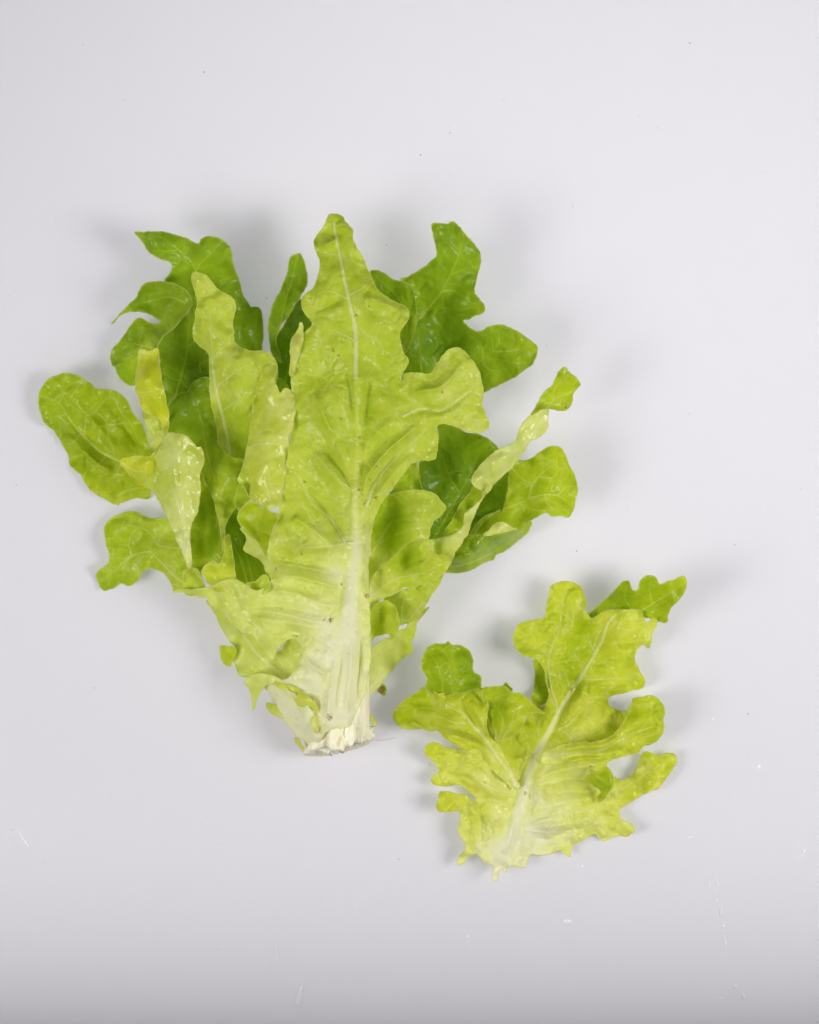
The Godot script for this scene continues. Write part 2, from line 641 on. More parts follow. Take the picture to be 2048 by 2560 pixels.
func stain(p: Vector2, radius: float, lo: Vector2, nx: int, nz: int, colors: PackedColorArray) -> void:
	var g := (p - lo) / CELL
	var reach := radius / CELL + 2.0
	for r in range(maxi(0, int(g.y - reach)), mini(nz, int(g.y + reach) + 2)):
		for c in range(maxi(0, int(g.x - reach)), mini(nx, int(g.x + reach) + 2)):
			var q := Vector2(c, r)
			var d := q.distance_to(g) * CELL / radius + noise_fine.get_noise_2d(c * 0.4, r * 0.4) * 1.2
			if d < 0.8:
				colors[r * nx + c] = colors[r * nx + c].lerp(Color(0.30, 0.10, 0.035), clampf((0.8 - d) * 2.2, 0.0, 0.8))


# thin-plate spline through the control heights
func spline_weights(cx: PackedFloat64Array, cz: PackedFloat64Array, ch: PackedFloat64Array) -> PackedFloat64Array:
	var n := cx.size()
	var size := n + 3
	var a := []
	for i in size:
		var row := PackedFloat64Array()
		row.resize(size + 1)
		a.append(row)
	for i in n:
		for j in n:
			var dx := (cx[i] - cx[j]) * 0.001
			var dz := (cz[i] - cz[j]) * 0.001
			var d2 := dx * dx + dz * dz
			a[i][j] = d2 * log(d2) if d2 > 1e-12 else 0.002
		a[i][n] = 1.0
		a[i][n + 1] = cx[i] * 0.001
		a[i][n + 2] = cz[i] * 0.001
		a[n][i] = 1.0
		a[n + 1][i] = cx[i] * 0.001
		a[n + 2][i] = cz[i] * 0.001
		a[i][size] = ch[i]
	for p in size:
		var best := p
		for r in range(p + 1, size):
			if absf(a[r][p]) > absf(a[best][p]):
				best = r
		if best != p:
			var keep: PackedFloat64Array = a[p]
			a[p] = a[best]
			a[best] = keep
		var rp: PackedFloat64Array = a[p]
		if absf(rp[p]) < 1e-14:
			continue
		for r in range(p + 1, size):
			var rr: PackedFloat64Array = a[r]
			var f := rr[p] / rp[p]
			if f != 0.0:
				for c in range(p, size + 1):
					rr[c] -= f * rp[c]
				a[r] = rr
	var w := PackedFloat64Array()
	w.resize(size)
	for p in range(size - 1, -1, -1):
		var s: float = a[p][size]
		for c in range(p + 1, size):
			s -= a[p][c] * w[c]
		w[p] = s / a[p][p] if absf(a[p][p]) > 1e-14 else 0.0
	return w


func make_lettuce() -> void:
	var head := thing("lettuce_head", "large oak leaf lettuce head with white cut stem lying on the white table", "lettuce")
	stem(head)
	blade(head, "leaf", 1, [-1349, -1379, 28.8, -1288, -1376, -1, -1217, -1380, 27.4, -1153, -1366, -1, -1098, -1347, -1, -1058, -1326, 25.9, -1038, -1317, -1, -1021, -1341, -1, -985, -1353, 28.8, -937, -1343, -1, -898, -1318, -1, -872, -1278, 27.4, -868, -1223, -1, -856, -1185, -1, -836, -1130, 23, -821, -1074, -1, -793, -1027, -1, -782, -1012, -1, -750, -1011, 18.7, -731, -989, -1, -726, -941, -1, -724, -878, -1, -728, -834, 14.4, -755, -744, 10.1, -909, -664, 7.2, -1072, -624, 5.8, -1128, -826, 7.2, -1140, -984, 13, -1186, -1078, -1, -1208, -1143, 18.7, -1183, -1176, -1, -1170, -1203, -1, -1177, -1227, 21.6, -1212, -1238, -1, -1259, -1264, -1, -1290, -1287, 25.9, -1309, -1322, -1, -1336, -1353, -1],
		[-1054, -1180, 20.2, -962, -1063, 14.4, -949, -906, 8.6, -1115, -1272, 24.5, -936, -1268, 30.2], [-1355, -1385, 0.8, -941, -1299, 0.78, -981, -979, 0.85, -781, -931, 0.8, -1181, -1203, 0.75, -1262, -1339, 0.88], [[9, 5, -1037, -658, -1049, -898, -1057, -1059, -1055, -1179, -1077, -1227, -1117, -1271, -1157, -1307, -1197, -1339, -1238, -1361], [6, 3, -1053, -1187, -1029, -1223, -989, -1255, -957, -1283, -941, -1311], [4, 2, -1113, -1275, -1111, -1299, -1105, -1323], [4, 2, -1149, -1287, -1197, -1281, -1262, -1287], [4, 2, -1053, -1059, -981, -1123, -909, -1187], [4, 2, -941, -1139, -893, -1155, -853, -1163], [4, 2, -1053, -1043, -1101, -1091, -1149, -1131], [4, 2, -1053, -931, -941, -947, -837, -963, -749, -979]], {"puff": 0.6, "crumple": 0.35})
	blade(head, "leaf", 2, [-538, -1257, 44, -523, -1245, -1, -507, -1201, 44, -497, -1148, -1, -504, -1102, 40, -536, -1048, -1, -569, -993, 36, -601, -946, -1, -633, -907, -1, -649, -860, 34, -648, -816, -1, -631, -739, 20, -670, -770, -1, -684, -816, 26, -694, -902, -1, -689, -947, 34, -664, -1017, -1, -631, -1078, 40, -606, -1140, -1, -590, -1195, -1, -574, -1241, 44],
		[-552, -1149, 40, -651, -926, 30], [-541, -1255, 0.88, -593, -1081, 0.85, -664, -811, 0.8], [[6, 4, -644, -811, -624, -954, -593, -1065, -569, -1144, -553, -1208, -543, -1247]], {"crumple": 0.3})
	blade(head, "leaf", 3, [-539, -1049, 18, -516, -997, -1, -488, -946, 16, -456, -911, -1, -481, -823, 12, -521, -743, -1, -546, -623, 10, -594, -582, -1, -642, -638, 12, -665, -701, -1, -676, -772, -1, -663, -859, 20, -630, -906, -1, -589, -969, 24],
		[-586, -824, 10], [-540, -1050, 0.95, -584, -821, 1, -624, -661, 1], [[6, 4, -616, -621, -592, -821, -560, -982]], {"crumple": 0.6})
	var part_4 := blade(head, "leaf", 4, [-192, -1174, 38, -156, -1178, -1, -109, -1158, 38, -77, -1139, -1, -29, -1124, 36, 6, -1102, -1, 26, -1052, 32, 34, -989, -1, 30, -911, 28, 14, -855, -1, -14, -792, 26, -38, -770, -1, -78, -819, 20, -126, -938, -1, -165, -1056, 26, -189, -1115, -1],
		[-61, -1013, 30], [-189, -1180, 0.75, 2, -1084, 0.72, -14, -830, 0.6, -77, -973, 0.8], [[5, 3, -29, -774, -14, -933, -61, -1053, -125, -1116, -173, -1164]], {})
	part_4.set_meta("label", "dark rounded leaf tip behind the tall middle leaf")
	var part_5 := blade(head, "leaf", 5, [209, -1423, 35.9, 233, -1406, -1, 268, -1367, 35.1, 312, -1320, -1, 340, -1282, 32.8, 351, -1235, -1, 341, -1187, 31.2, 329, -1133, -1, 321, -1078, 28.1, 345, -1050, -1, 367, -1013, 29.6, 365, -982, -1, 330, -963, 26.5, 290, -949, -1, 267, -947, 20.3, 279, -922, -1, 314, -897, 24, 354, -892, -1, 385, -907, 28, 425, -918, -1, 464, -914, 30, 512, -898, -1, 561, -871, 28, 609, -836, -1, 632, -804, 26, 626, -769, -1, 603, -730, 22, 564, -699, -1, 517, -665, 16, 461, -638, -1, 406, -611, 10, 370, -595, -1, 285, -543, 6, 164, -543, -1, 43, -583, 8, -38, -663, 10, -38, -782, -1, -6, -852, 18, 14, -916, -1, 22, -979, 20.3, 22, -1058, -1, 6, -1108, 25, -42, -1143, 26.5, -6, -1158, -1, 50, -1190, 28.1, 98, -1225, -1, 130, -1252, 29.6, 130, -1291, -1, 118, -1337, 32.8, 107, -1392, -1, 114, -1411, 34.3, 145, -1413, -1, 185, -1410, -1],
		[202, -1152, 25.7, 146, -1081, 23.4, 83, -1004, 18.7, 39, -946, 15.6, 266, -1040, 25, 155, -947, 14, 83, -822, 14, 204, -782, 14, 403, -794, 22, 283, -861, 17, 241, -1290, 32.8, 481, -800, 26], [210, -1424, 0.85, 226, -1216, 0.82, 122, -1088, 0.78, 282, -1016, 0.82, 322, -1136, 0.8, 82, -857, 0.95, 202, -857, 0.93, 402, -793, 0.74, 578, -817, 0.66, 482, -657, 0.66, 354, -976, 0.7, 42, -1088, 0.7], [[11, 8, 70, -577, 58, -689, 50, -817, 38, -936], [8, 4, 38, -948, 82, -1000, 154, -1084, 202, -1168, 242, -1256, 262, -1336, 250, -1384], [5, 3, 130, -633, 242, -657, 314, -721, 362, -753, 410, -793, 442, -829], [4, 2, 410, -793, 498, -793, 562, -817, 602, -817], [4, 2, 362, -753, 370, -721, 418, -697, 482, -705], [4, 2, 242, -1256, 202, -1304, 154, -1344], [4, 2, 154, -1084, 226, -1088, 306, -1024], [4, 2, 202, -1168, 266, -1192, 322, -1200], [4, 2, 362, -753, 354, -817, 322, -857], [3, 2, 410, -793, 402, -849, 362, -873], [3, 2, 442, -829, 434, -889]], {"puff": 0.8, "crumple": 0.5, "stains": [123, -907, 4]})
	part_5.set_meta("label", "dark green back leaf with two pointed lobes at the top")
	var part_6 := blade(head, "leaf", 6, [-1068, -1021, 30, -1052, -962, -1, -985, -902, 16, -972, -744, 10, -982, -640, 8, -1062, -567, 8, -1192, -510, 8, -1232, -551, -1, -1242, -664, 8, -1236, -756, 18, -1245, -796, 27, -1232, -831, -1, -1208, -870, 29, -1163, -902, -1, -1115, -945, 31, -1083, -981, -1],
		[-1116, -823, 12, -1104, -900, 18, -1175, -664, 8], [-1079, -1020, 0.7, -1103, -819, 0.84, -1143, -619, 0.88, -1223, -739, 0.82], [[12, 6, -1187, -507, -1159, -595, -1139, -667, -1115, -747, -1103, -819, -1095, -876, -1083, -948, -1079, -1012], [5, 3, -1115, -739, -1039, -739, -983, -767], [5, 3, -1139, -659, -1095, -619, -1023, -651], [4, 2, -1115, -747, -1159, -795, -1199, -819], [4, 2, -1143, -659, -1183, -667, -1223, -699], [4, 2, -1103, -819, -1055, -852, -999, -860]], {"puff": 0.8})
	part_6.set_meta("label", "dark green leaf with a curved hook at its tip")
	blade(part_6, "folded_margin", 7, [-1476, -931, 10, -1446, -968, -1, -1396, -1015, 14, -1345, -1070, -1, -1327, -1104, 20, -1300, -1130, -1, -1258, -1135, 26, -1200, -1132, -1, -1150, -1120, 31, -1102, -1095, -1, -1074, -1059, 33, -1064, -1019, -1, -1080, -978, 32, -1114, -942, -1, -1162, -899, 31, -1206, -868, -1, -1231, -829, 28, -1248, -795, -1, -1280, -772, 18, -1317, -719, -1, -1363, -635, 6, -1405, -635, 4, -1437, -657, -1, -1457, -698, 5, -1462, -720, -1, -1480, -730, -1, -1492, -770, 6, -1478, -809, -1, -1440, -849, 10, -1414, -888, -1, -1380, -927, -1, -1338, -959, 16, -1296, -945, -1, -1263, -930, 20, -1232, -938, -1, -1247, -951, 20, -1281, -977, -1, -1332, -991, 14, -1389, -990, -1, -1439, -970, -1],
		[-1197, -1058, 22, -1137, -991, 27, -1332, -863, 14, -1392, -744, 10, -1295, -835, 20, -1264, -1045, 18], [-1457, -941, 0.75, -1297, -1093, 0.78, -1184, -1093, 0.7, -1144, -981, 0.6, -1345, -876, 0.8, -1409, -740, 0.72, -1281, -836, 0.6, -1200, -1029, 0.8], [[6, 4, -1256, -804, -1313, -824, -1361, -835, -1409, -836], [5, 3, -1104, -1029, -1184, -1061, -1281, -1045, -1361, -1029], [4, 2, -1329, -828, -1345, -772, -1385, -740], [3, 2, -1345, -836, -1321, -901, -1264, -909]], {"puff": 0.9})
	var part_8 := blade(part_6, "lip", 8, [-1330, -794, 30, -1302, -794, -1, -1282, -788, 31, -1262, -794, -1, -1243, -804, 30, -1230, -782, -1, -1230, -734, 31, -1218, -686, -1, -1214, -638, 31, -1199, -583, -1, -1185, -504, 29, -1185, -416, -1, -1190, -385, 26, -1204, -373, -1, -1214, -417, 26, -1221, -449, -1, -1256, -464, 28, -1297, -492, -1, -1325, -528, 27, -1329, -560, -1, -1345, -592, 27, -1346, -640, -1, -1344, -687, 28, -1331, -735, -1],
		[-1274, -652, 36, -1252, -534, 34], [-1332, -795, 0.42, -1272, -655, 0.42, -1192, -416, 0.42], [[4, 2, -1336, -588, -1272, -588, -1208, -601]], {"yellow": 0.9, "crumple": 0.3})
	part_8.set_meta("label", "bright yellow-green curled lip")
	var part_9 := blade(head, "leaf", 9, [-1847, -570, 10.7, -1839, -602, -1, -1810, -643, 10.7, -1762, -675, -1, -1697, -689, 10.7, -1641, -675, -1, -1598, -647, 9.8, -1562, -619, -1, -1530, -611, 8.8, -1482, -609, -1, -1441, -591, 8.8, -1400, -546, -1, -1368, -486, 9.8, -1335, -437, -1, -1306, -381, 10.7, -1290, -332, -1, -1269, -292, 11.7, -1277, -278, 11.7, -1304, -234, -1, -1294, -137, 5.8, -1296, -73, 3.9, -1357, -69, 2.9, -1406, -57, -1, -1451, -45, 2, -1455, -31, -1, -1504, -57, 2, -1553, -85, -1, -1601, -118, 2, -1625, -154, -1, -1649, -194, 2.9, -1689, -227, -1, -1701, -243, -1, -1701, -267, 3.9, -1720, -308, -1, -1744, -356, 4.9, -1775, -404, -1, -1823, -453, 6.8, -1837, -493, -1, -1845, -532, 9.8],
		[-1598, -477, 5.4, -1518, -396, 4.9, -1656, -397, 4.4, -1575, -316, 3.9, -1439, -252, 6.8, -1757, -541, 7.8, -1435, -356, 6.8, -1470, -138, 3.4], [-1839, -584, 0.72, -1701, -664, 0.66, -1516, -503, 0.62, -1354, -382, 0.6, -1758, -436, 0.7, -1516, -154, 0.6, -1451, -48, 0.35, -1653, -291, 0.6, -1402, -105, 0.6], [[12, 6, -1386, -238, -1439, -252, -1491, -275, -1548, -303, -1596, -347, -1637, -392, -1677, -440, -1709, -489, -1746, -541, -1798, -570, -1843, -578], [5, 3, -1621, -388, -1614, -436, -1608, -477, -1564, -501, -1516, -558, -1467, -574, -1435, -606], [4, 2, -1564, -501, -1516, -452, -1499, -372, -1475, -307, -1471, -275], [4, 2, -1467, -566, -1435, -493, -1386, -436, -1338, -331], [4, 2, -1608, -477, -1629, -509, -1685, -566, -1734, -606], [4, 2, -1499, -436, -1435, -444, -1386, -444], [4, 2, -1516, -287, -1548, -234, -1596, -202], [4, 2, -1637, -392, -1677, -347, -1718, -339], [4, 2, -1439, -242, -1467, -178, -1532, -145], [4, 2, -1354, -121, -1435, -97, -1467, -73], [3, 2, -1709, -489, -1758, -477, -1798, -469], [4, 2, -1685, -566, -1645, -622, -1621, -655], [4, 2, -1746, -541, -1718, -590, -1742, -638]], {"puff": 1.1, "crumple": 0.3, "net": 150, "yellow": 0.4, "folds": [[30, -1.2, -1435, -250, -1532, -291, -1621, -372, -1693, -461, -1774, -558], [30, 1.3, -1419, -283, -1499, -364, -1572, -452, -1653, -541, -1718, -622], [28, -1.2, -1338, -291, -1402, -396, -1467, -493, -1532, -574], [26, 2, -1467, -202, -1556, -242, -1637, -323, -1718, -404]]})
	part_9.set_meta("label", "broad rounded leaf standing apart at the side of the head")
	var part_10 := blade(part_9, "fold", 10, [-1419, -249, 28, -1382, -267, -1, -1333, -274, 32, -1270, -275, -1, -1239, -311, 30, -1207, -350, -1, -1201, -362, 30, -1211, -310, -1, -1230, -271, 31, -1235, -231, -1, -1220, -167, 28, -1217, -136, -1, -1266, -144, 26, -1292, -152, -1, -1319, -126, 22, -1356, -152, -1, -1387, -192, 24, -1411, -222, -1],
		[-1317, -215, 32], [-1416, -247, 0.42, -1272, -215, 0.42, -1320, -136, 0.4], [[3, 2, -1408, -239, -1344, -199, -1288, -207], [3, 2, -1296, -152, -1292, -207, -1288, -271]], {"yellow": 0.8, "crumple": 0.4})
	part_10.set_meta("label", "yellow folded edge")
	blade(part_9, "lobe", 11, [-1311, -504, 22, -1268, -480, -1, -1222, -451, 26, -1208, -407, -1, -1201, -359, 28, -1232, -315, -1, -1260, -292, 24, -1272, -320, -1, -1284, -360, 22, -1297, -424, -1],
		[], [-1259, -408, 0.28], [], {"crumple": 1})
	var part_12 := blade(head, "leaf", 12, [-1564, 324, 3.2, -1559, 300, -1, -1526, 275, 4.8, -1501, 259, -1, -1495, 227, 4.8, -1501, 186, -1, -1514, 138, 4.8, -1518, 73, -1, -1501, 40, 4.8, -1460, 16, -1, -1410, 2, 8, -1360, 0, -1, -1326, 16, 11.2, -1285, 34, -1, -1219, 32, 14.4, -1153, 72, 16, -1104, 169, 17.6, -1087, 281, 19.2, -1103, 345, 19.2, -1112, 381, -1, -1170, 394, 16, -1174, 370, -1, -1195, 330, 14.4, -1228, 298, -1, -1268, 280, 12.8, -1302, 282, -1, -1328, 298, 9.6, -1345, 331, -1, -1371, 360, 6.4, -1404, 366, -1, -1445, 352, 4.8, -1458, 364, -1, -1487, 385, 3.2, -1519, 394, -1, -1548, 373, -1],
		[-1402, 129, 8, -1266, 169, 16, -1352, 266, 9.6], [-1546, 347, 0.62, -1465, 89, 0.55, -1392, 169, 0.58, -1271, 169, 0.5, -1150, 210, 0.5, -1150, 371, 0.45], [[7, 6, -1110, 355, -1166, 315, -1223, 258, -1271, 210, -1287, 194], [6, 3, -1287, 194, -1336, 202, -1384, 218, -1433, 258, -1457, 282, -1513, 339], [4, 2, -1384, 214, -1400, 169, -1449, 161], [4, 2, -1118, 178, -1191, 173, -1247, 161, -1287, 105, -1352, 73, -1433, 65], [3, 2, -1352, 206, -1336, 250, -1360, 315], [3, 2, -1247, 161, -1231, 113, -1174, 81], [3, 2, -1400, 169, -1384, 113, -1352, 81]], {"puff": 0.8})
	part_12.set_meta("label", "low side leaf with a small rounded end lobe")
	blade(head, "leaf", 13, [-914, 0, 14, -856, -56, 16, -817, 8, 14, -769, 129, -1, -704, 209, 14, -655, 313, 16, -687, 394, 16, -760, 410, 16, -865, 394, 14, -907, 250, 12, -927, 129, 12],
		[-828, 170, 8], [-905, 8, 0.85, -825, 169, 0.85, -752, 330, 0.6], [[10, 6, -793, 394, -833, 249, -881, 153, -897, 56], [8, 5, -769, 378, -801, 249, -841, 169]], {"crumple": 0.3})
	var part_14 := blade(head, "leaf", 14, [-1198, -522, 16, -1170, -555, -1, -1139, -587, 14, -1098, -599, -1, -1081, -635, 16, -1056, -654, -1, -992, -666, 18, -982, -602, -1, -969, -506, 18, -957, -425, -1, -947, -352, 22, -922, -309, 24, -889, -278, 26, -850, -262, -1, -817, -255, 30, -793, -215, -1, -821, -151, 30, -837, -72, -1, -849, -28, 30, -877, 8, -1, -902, 64, 28, -908, 136, -1, -911, 196, 26, -920, 144, -1, -941, 24, 28, -970, -80, -1, -1002, -136, 27, -1036, -184, -1, -1054, -272, 20, -1119, -353, -1, -1192, -397, 18],
		[-938, -207, 27, -1059, -475, 13, -942, -433, 20, -905, -104, 28, -1007, -313, 19], [-1180, -520, 0.78, -1052, -600, 0.78, -1052, -432, 0.72, -940, -232, 0.64, -876, -192, 0.58, -916, 168, 0.26, -924, 8, 0.48, -852, -40, 0.56], [[4, 3, -956, -152, -1004, -312, -1036, -472, -1084, -576]], {"puff": 0.3, "crumple": 0.25})
	part_14.set_meta("label", "smooth cupped inner leaf")
	blade(part_14, "fold", 15, [-1032, -188, 24, -1002, -136, 26, -970, -80, -1, -942, 24, 27, -921, 136, -1, -914, 200, 25, -925, 256, 22, -950, 248, -1, -982, 256, 20, -1014, 281, -1, -1038, 313, 20, -1066, 297, -1, -1078, 216, 20, -1086, 112, -1, -1077, 40, 22, -1045, -32, -1, -1032, -104, -1],
		[-1010, 88, 14, -1000, -32, 17, -1026, 209, 15], [-1029, -176, 0.6, -997, 8, 0.72, -981, 168, 0.7, -1053, 248, 0.65], [], {"yellow": 0.3, "crumple": 0.25, "puff": 0.2})  # valley toned darker to carry the shading of the fold
	blade(head, "leaf", 16, [-1019, 286, 33, -998, 258, -1, -962, 238, 34, -931, 251, -1, -911, 215, 30, -904, 127, -1, -884, 111, 30, -864, 215, -1, -851, 322, 33, -863, 374, -1, -951, 390, 32, -975, 360, -1, -994, 343, -1, -1006, 314, -1],
		[-936, 311, 30], [-1014, 286, 0.33, -935, 310, 0.43, -879, 167, 0.5], [], {"yellow": 0.4, "crumple": 0.3, "puff": 0.2})
	blade(head, "leaf", 17, [-1118, 291, 28, -1093, 284, -1, -1065, 271, 28, -1044, 279, -1, -1020, 327, 30, -1008, 390, 30, -1098, 407, 26, -1112, 351, -1],
		[], [-1073, 327, 0.42], [], {"crumple": 0.3})
	blade(head, "leaf", 18, [-807, 357, 34, -751, 335, -1, -709, 303, 36, -687, 325, -1, -695, 389, 36, -775, 405, 34],
		[], [-735, 341, 0.42], [], {"crumple": 0.2})
	var part_19 := blade(head, "leaf", 19, [-1179, -384, 40, -1135, -381, -1, -1079, -367, 42, -1040, -316, -1, -1017, -316, 41, -1004, -269, -1, -1009, -222, 40, -1023, -182, -1, -1020, -127, 36, -1025, -71, -1, -1037, -8, 34, -1062, 48, -1, -1074, 87, 32, -1071, 167, -1, -1068, 247, 29, -1078, 277, -1, -1092, 256, 31, -1107, 207, -1, -1135, 151, 30, -1163, 80, -1, -1191, 24, 30, -1224, -40, -1, -1265, -104, 27, -1304, -128, -1, -1279, -167, 30, -1242, -199, -1, -1253, -231, 32, -1248, -270, -1, -1218, -317, 36],
		[-1124, -268, 45, -1120, -111, 40, -1123, 8, 36, -1093, 127, 33, -1215, -104, 30], [-1184, -385, 0.26, -1132, -270, 0.24, -1061, -286, 0.32, -1212, -103, 0.35, -1093, 167, 0.15, -1125, -32, 0.2, -1283, -127, 0.4], [[4, 3, -1081, 246, -1125, 8, -1172, -167, -1188, -246], [3, 2, -1156, -103, -1093, -135, -1045, -214], [3, 2, -1188, -214, -1148, -270, -1140, -310]], {"puff": 0.7, "crumple": 0.45, "swell": 0.6, "wet": 1})
	part_19.set_meta("label", "pale wet crinkled lobe turned over towards the side")
	var part_20 := blade(head, "leaf", 20, [-1056, -1158, 44, -1014, -1160, -1, -982, -1145, 46, -958, -1117, -1, -935, -1086, 46, -904, -1067, -1, -865, -1047, 44, -845, -1012, -1, -849, -965, 43, -862, -926, -1, -856, -879, 42, -858, -848, -1, -843, -816, 41, -803, -793, -1, -756, -787, 40, -716, -785, -1, -677, -769, 41, -645, -722, 40, -646, -651, -1, -695, -533, 36, -744, -415, 32, -782, -242, 20, -840, -257, 17, -873, -265, -1, -906, -282, 13, -933, -318, -1, -949, -363, 16, -952, -402, -1, -965, -473, 24, -976, -559, -1, -979, -653, 35, -980, -755, -1, -995, -787, 37, -1035, -818, -1, -1057, -849, 38, -1058, -896, -1, -1045, -935, 40, -1039, -974, -1, -1032, -1013, 42, -1039, -1052, -1, -1051, -1107, -1],
		[-961, -886, 44, -927, -806, 46, -957, -1041, 48, -849, -688, 44, -829, -533, 36, -915, -457, 25, -832, -355, 17, -891, -611, 40], [-1060, -1160, 0.34, -933, -1049, 0.36, -1004, -890, 0.44, -893, -811, 0.36, -814, -747, 0.34, -853, -573, 0.44, -837, -351, 0.62, -948, -573, 0.34, -917, -351, 0.39, -758, -732, 0.39, -885, -494, 0.54], [[18, 6, -889, -271, -901, -375, -925, -494, -950, -613, -964, -732, -966, -827, -971, -970], [4, 3, -960, -747, -901, -811, -861, -827], [4, 2, -941, -613, -869, -668, -790, -716], [4, 2, -921, -494, -861, -533, -806, -573], [3, 2, -861, -494, -829, -541, -782, -494, -798, -462]], {"puff": 0.9, "crumple": 0.6, "net": 130})  # darker tone at the lower end paints the shade of its hollow
	part_20.set_meta("label", "upright pale leaf with a thick pale rib")
	var part_21 := blade(part_20, "fold", 21, [-744, -694, 41, -716, -729, -1, -684, -736, 43, -651, -720, -1, -645, -684, 46, -653, -640, -1, -642, -600, 47, -627, -579, -1, -612, -598, 44, -587, -597, -1, -564, -577, 46, -545, -553, -1, -552, -498, 46, -560, -451, -1, -568, -396, 46, -588, -372, -1, -584, -317, 46, -578, -262, -1, -600, -238, -1, -603, -191, 46, -611, -155, -1, -611, -134, 46, -620, -87, -1, -626, -43, 44, -655, -22, -1, -682, -14, 47, -714, -39, -1, -747, -55, 43, -771, -63, -1, -788, -79, 40, -804, -111, -1, -824, -135, 38, -838, -155, -1, -824, -198, 38, -809, -246, -1, -797, -309, 37, -786, -373, -1, -776, -444, 36, -774, -446, -1, -762, -533, 37, -755, -627, -1],
		[-675, -570, 45, -691, -412, 45, -706, -347, 46, -714, -213, 46, -706, -103, 45], [-692, -705, 0.34, -739, -570, 0.39, -676, -412, 0.34, -557, -547, 0.24, -589, -333, 0.24, -771, -150, 0.4, -692, -190, 0.36, -644, -71, 0.29], [[3, 2, -782, -316, -731, -332, -660, -338], [3, 2, -668, -39, -692, -118, -699, -174, -668, -213]], {"puff": 0.5, "crumple": 0.35, "swell": 0.6, "yellow": 0.2, "wet": 1})
	part_21.set_meta("label", "long wet fold along the edge of the upright leaf")
	blade(part_20, "lobe", 22, [-657, -655, 30, -625, -650, -1, -601, -622, 32, -585, -590, -1, -625, -551, 32, -653, -591, -1],
		[], [-625, -614, 0.7], [], {"crumple": 0.2})
	blade(part_20, "pocket", 48, [-824, -139, 38, -843, -107, -1, -851, -63, 36, -833, -2, -1, -814, -17, 36, -781, -52, -1, -792, -95, 40],
		[-823, -71, 34], [-821, -71, 0.62], [], {"crumple": 0.2})
	blade(head, "leaf", 23, [139, -442, 26, 194, -436, 24, 277, -395, 22, 339, -382, -1, 387, -365, 20, 422, -334, -1, 446, -307, 18, 470, -266, -1, 491, -204, 18, 484, -101, -1, 467, -32, 16, 444, 16, -1, 375, 58, 12, 327, 113, -1, 279, 162, 10, 168, 168, -1, 85, 141, 12, 16, 44, -1, 16, -94, 14, 44, -231, -1, 99, -300, -1, 140, -368, 22],
		[238, -198, 8, 341, -60, 9, 182, 10, 8, 306, -301, 12], [168, -403, 0.82, 236, -197, 0.92, 340, -59, 0.92, 388, -348, 0.7, 181, 44, 0.9, 99, -163, 0.95, 443, -266, 0.8], [[8, 5, 113, 140, 168, 44, 250, -94, 305, -197, 347, -300], [5, 3, 195, 3, 291, -4, 408, -73], [5, 3, 250, -94, 195, -176, 168, -266], [4, 2, 305, 78, 374, 23, 450, -18]], {"puff": 1.2, "crumple": 0.6, "stains": [347, -366, 9, 395, -321, 8, 402, -359, 6, 326, -352, 5]})
	var part_24 := blade(head, "leaf", 24, [496, -231, 22, 523, -252, -1, 564, -252, 24, 612, -271, -1, 646, -299, 26, 676, -319, -1, 707, -322, 27, 741, -316, -1, 762, -285, 26, 783, -237, -1, 811, -182, 24, 829, -121, -1, 822, -59, 22, 809, -11, -1, 782, 29, 20, 751, 16, -1, 703, 23, 20, 676, 3, -1, 634, 20, 20, 599, 42, -1, 559, 78, 20, 538, 93, -1, 510, 95, 22, 475, 102, -1, 427, 112, 24, 372, 116, -1, 324, 112, 24, 297, 112, -1, 325, 71, 20, 374, 20, -1, 443, -8, 18, 464, -25, -1, 467, -101, 16, 477, -176, -1],
		[595, -70, 16, 668, -162, 22, 716, -87, 21, 525, -142, 17, 441, 57, 24, 567, 3, 15], [524, -244, 0.62, 579, -162, 0.55, 716, -265, 0.52, 812, -93, 0.56, 682, -25, 0.6, 510, -93, 0.58, 407, 78, 0.68, 565, 9, 0.62, 771, 16, 0.5], [[8, 6, 304, 126, 373, 37, 441, -4, 544, -45, 592, -69], [6, 3, 592, -69, 668, -87, 730, -83, 785, -49], [5, 2, 592, -69, 606, -135, 640, -176, 682, -217, 723, -238, 716, -286], [3, 2, 640, -176, 702, -169, 736, -210], [3, 2, 668, -87, 682, -39, 730, -11], [3, 2, 544, -45, 613, -11, 668, -11], [3, 2, 730, -83, 771, -121, 812, -128], [3, 2, 503, -217, 551, -169, 606, -135]], {"puff": 0.7, "crumple": 0.4, "yellow": 0.35, "net": 140})
	part_24.set_meta("label", "broad yellow-green side leaf with a notch")
	blade(part_24, "lip", 26, [361, 113, 30, 391, 84, -1, 418, 57, 32, 446, 48, -1, 473, 54, 30, 501, 74, -1, 535, 86, 26, 508, 91, -1, 474, 97, 29, 426, 107, -1, 392, 115, -1],
		[445, 77, 33], [439, 78, 0.28], [], {"crumple": 0.2, "puff": 0.2})
	var part_25 := blade(head, "leaf", 25, [264, 120, 18, 325, 104, 20, 373, 109, -1, 442, 106, 20, 511, 92, -1, 560, 75, 18, 598, 44, -1, 607, 63, 14, 583, 106, -1, 535, 148, 8, 480, 190, -1, 432, 218, 5, 420, 238, -1, 391, 245, 4, 363, 259, -1, 322, 284, 3, 280, 298, -1, 225, 303, 3, 169, 294, -1, 141, 252, 8, 196, 168, -1],
		[340, 168, 17, 477, 133, 17, 251, 237, 12], [306, 148, 0.72, 445, 148, 0.72, 583, 72, 0.6, 237, 265, 0.62, 376, 244, 0.6], [[6, 3, 182, 279, 306, 251, 410, 203, 514, 134, 597, 58]], {"puff": 1.6, "crumple": 0.8, "net": 90, "wet": 1})
	part_25.set_meta("label", "low blistered wet leaf under the side leaf")
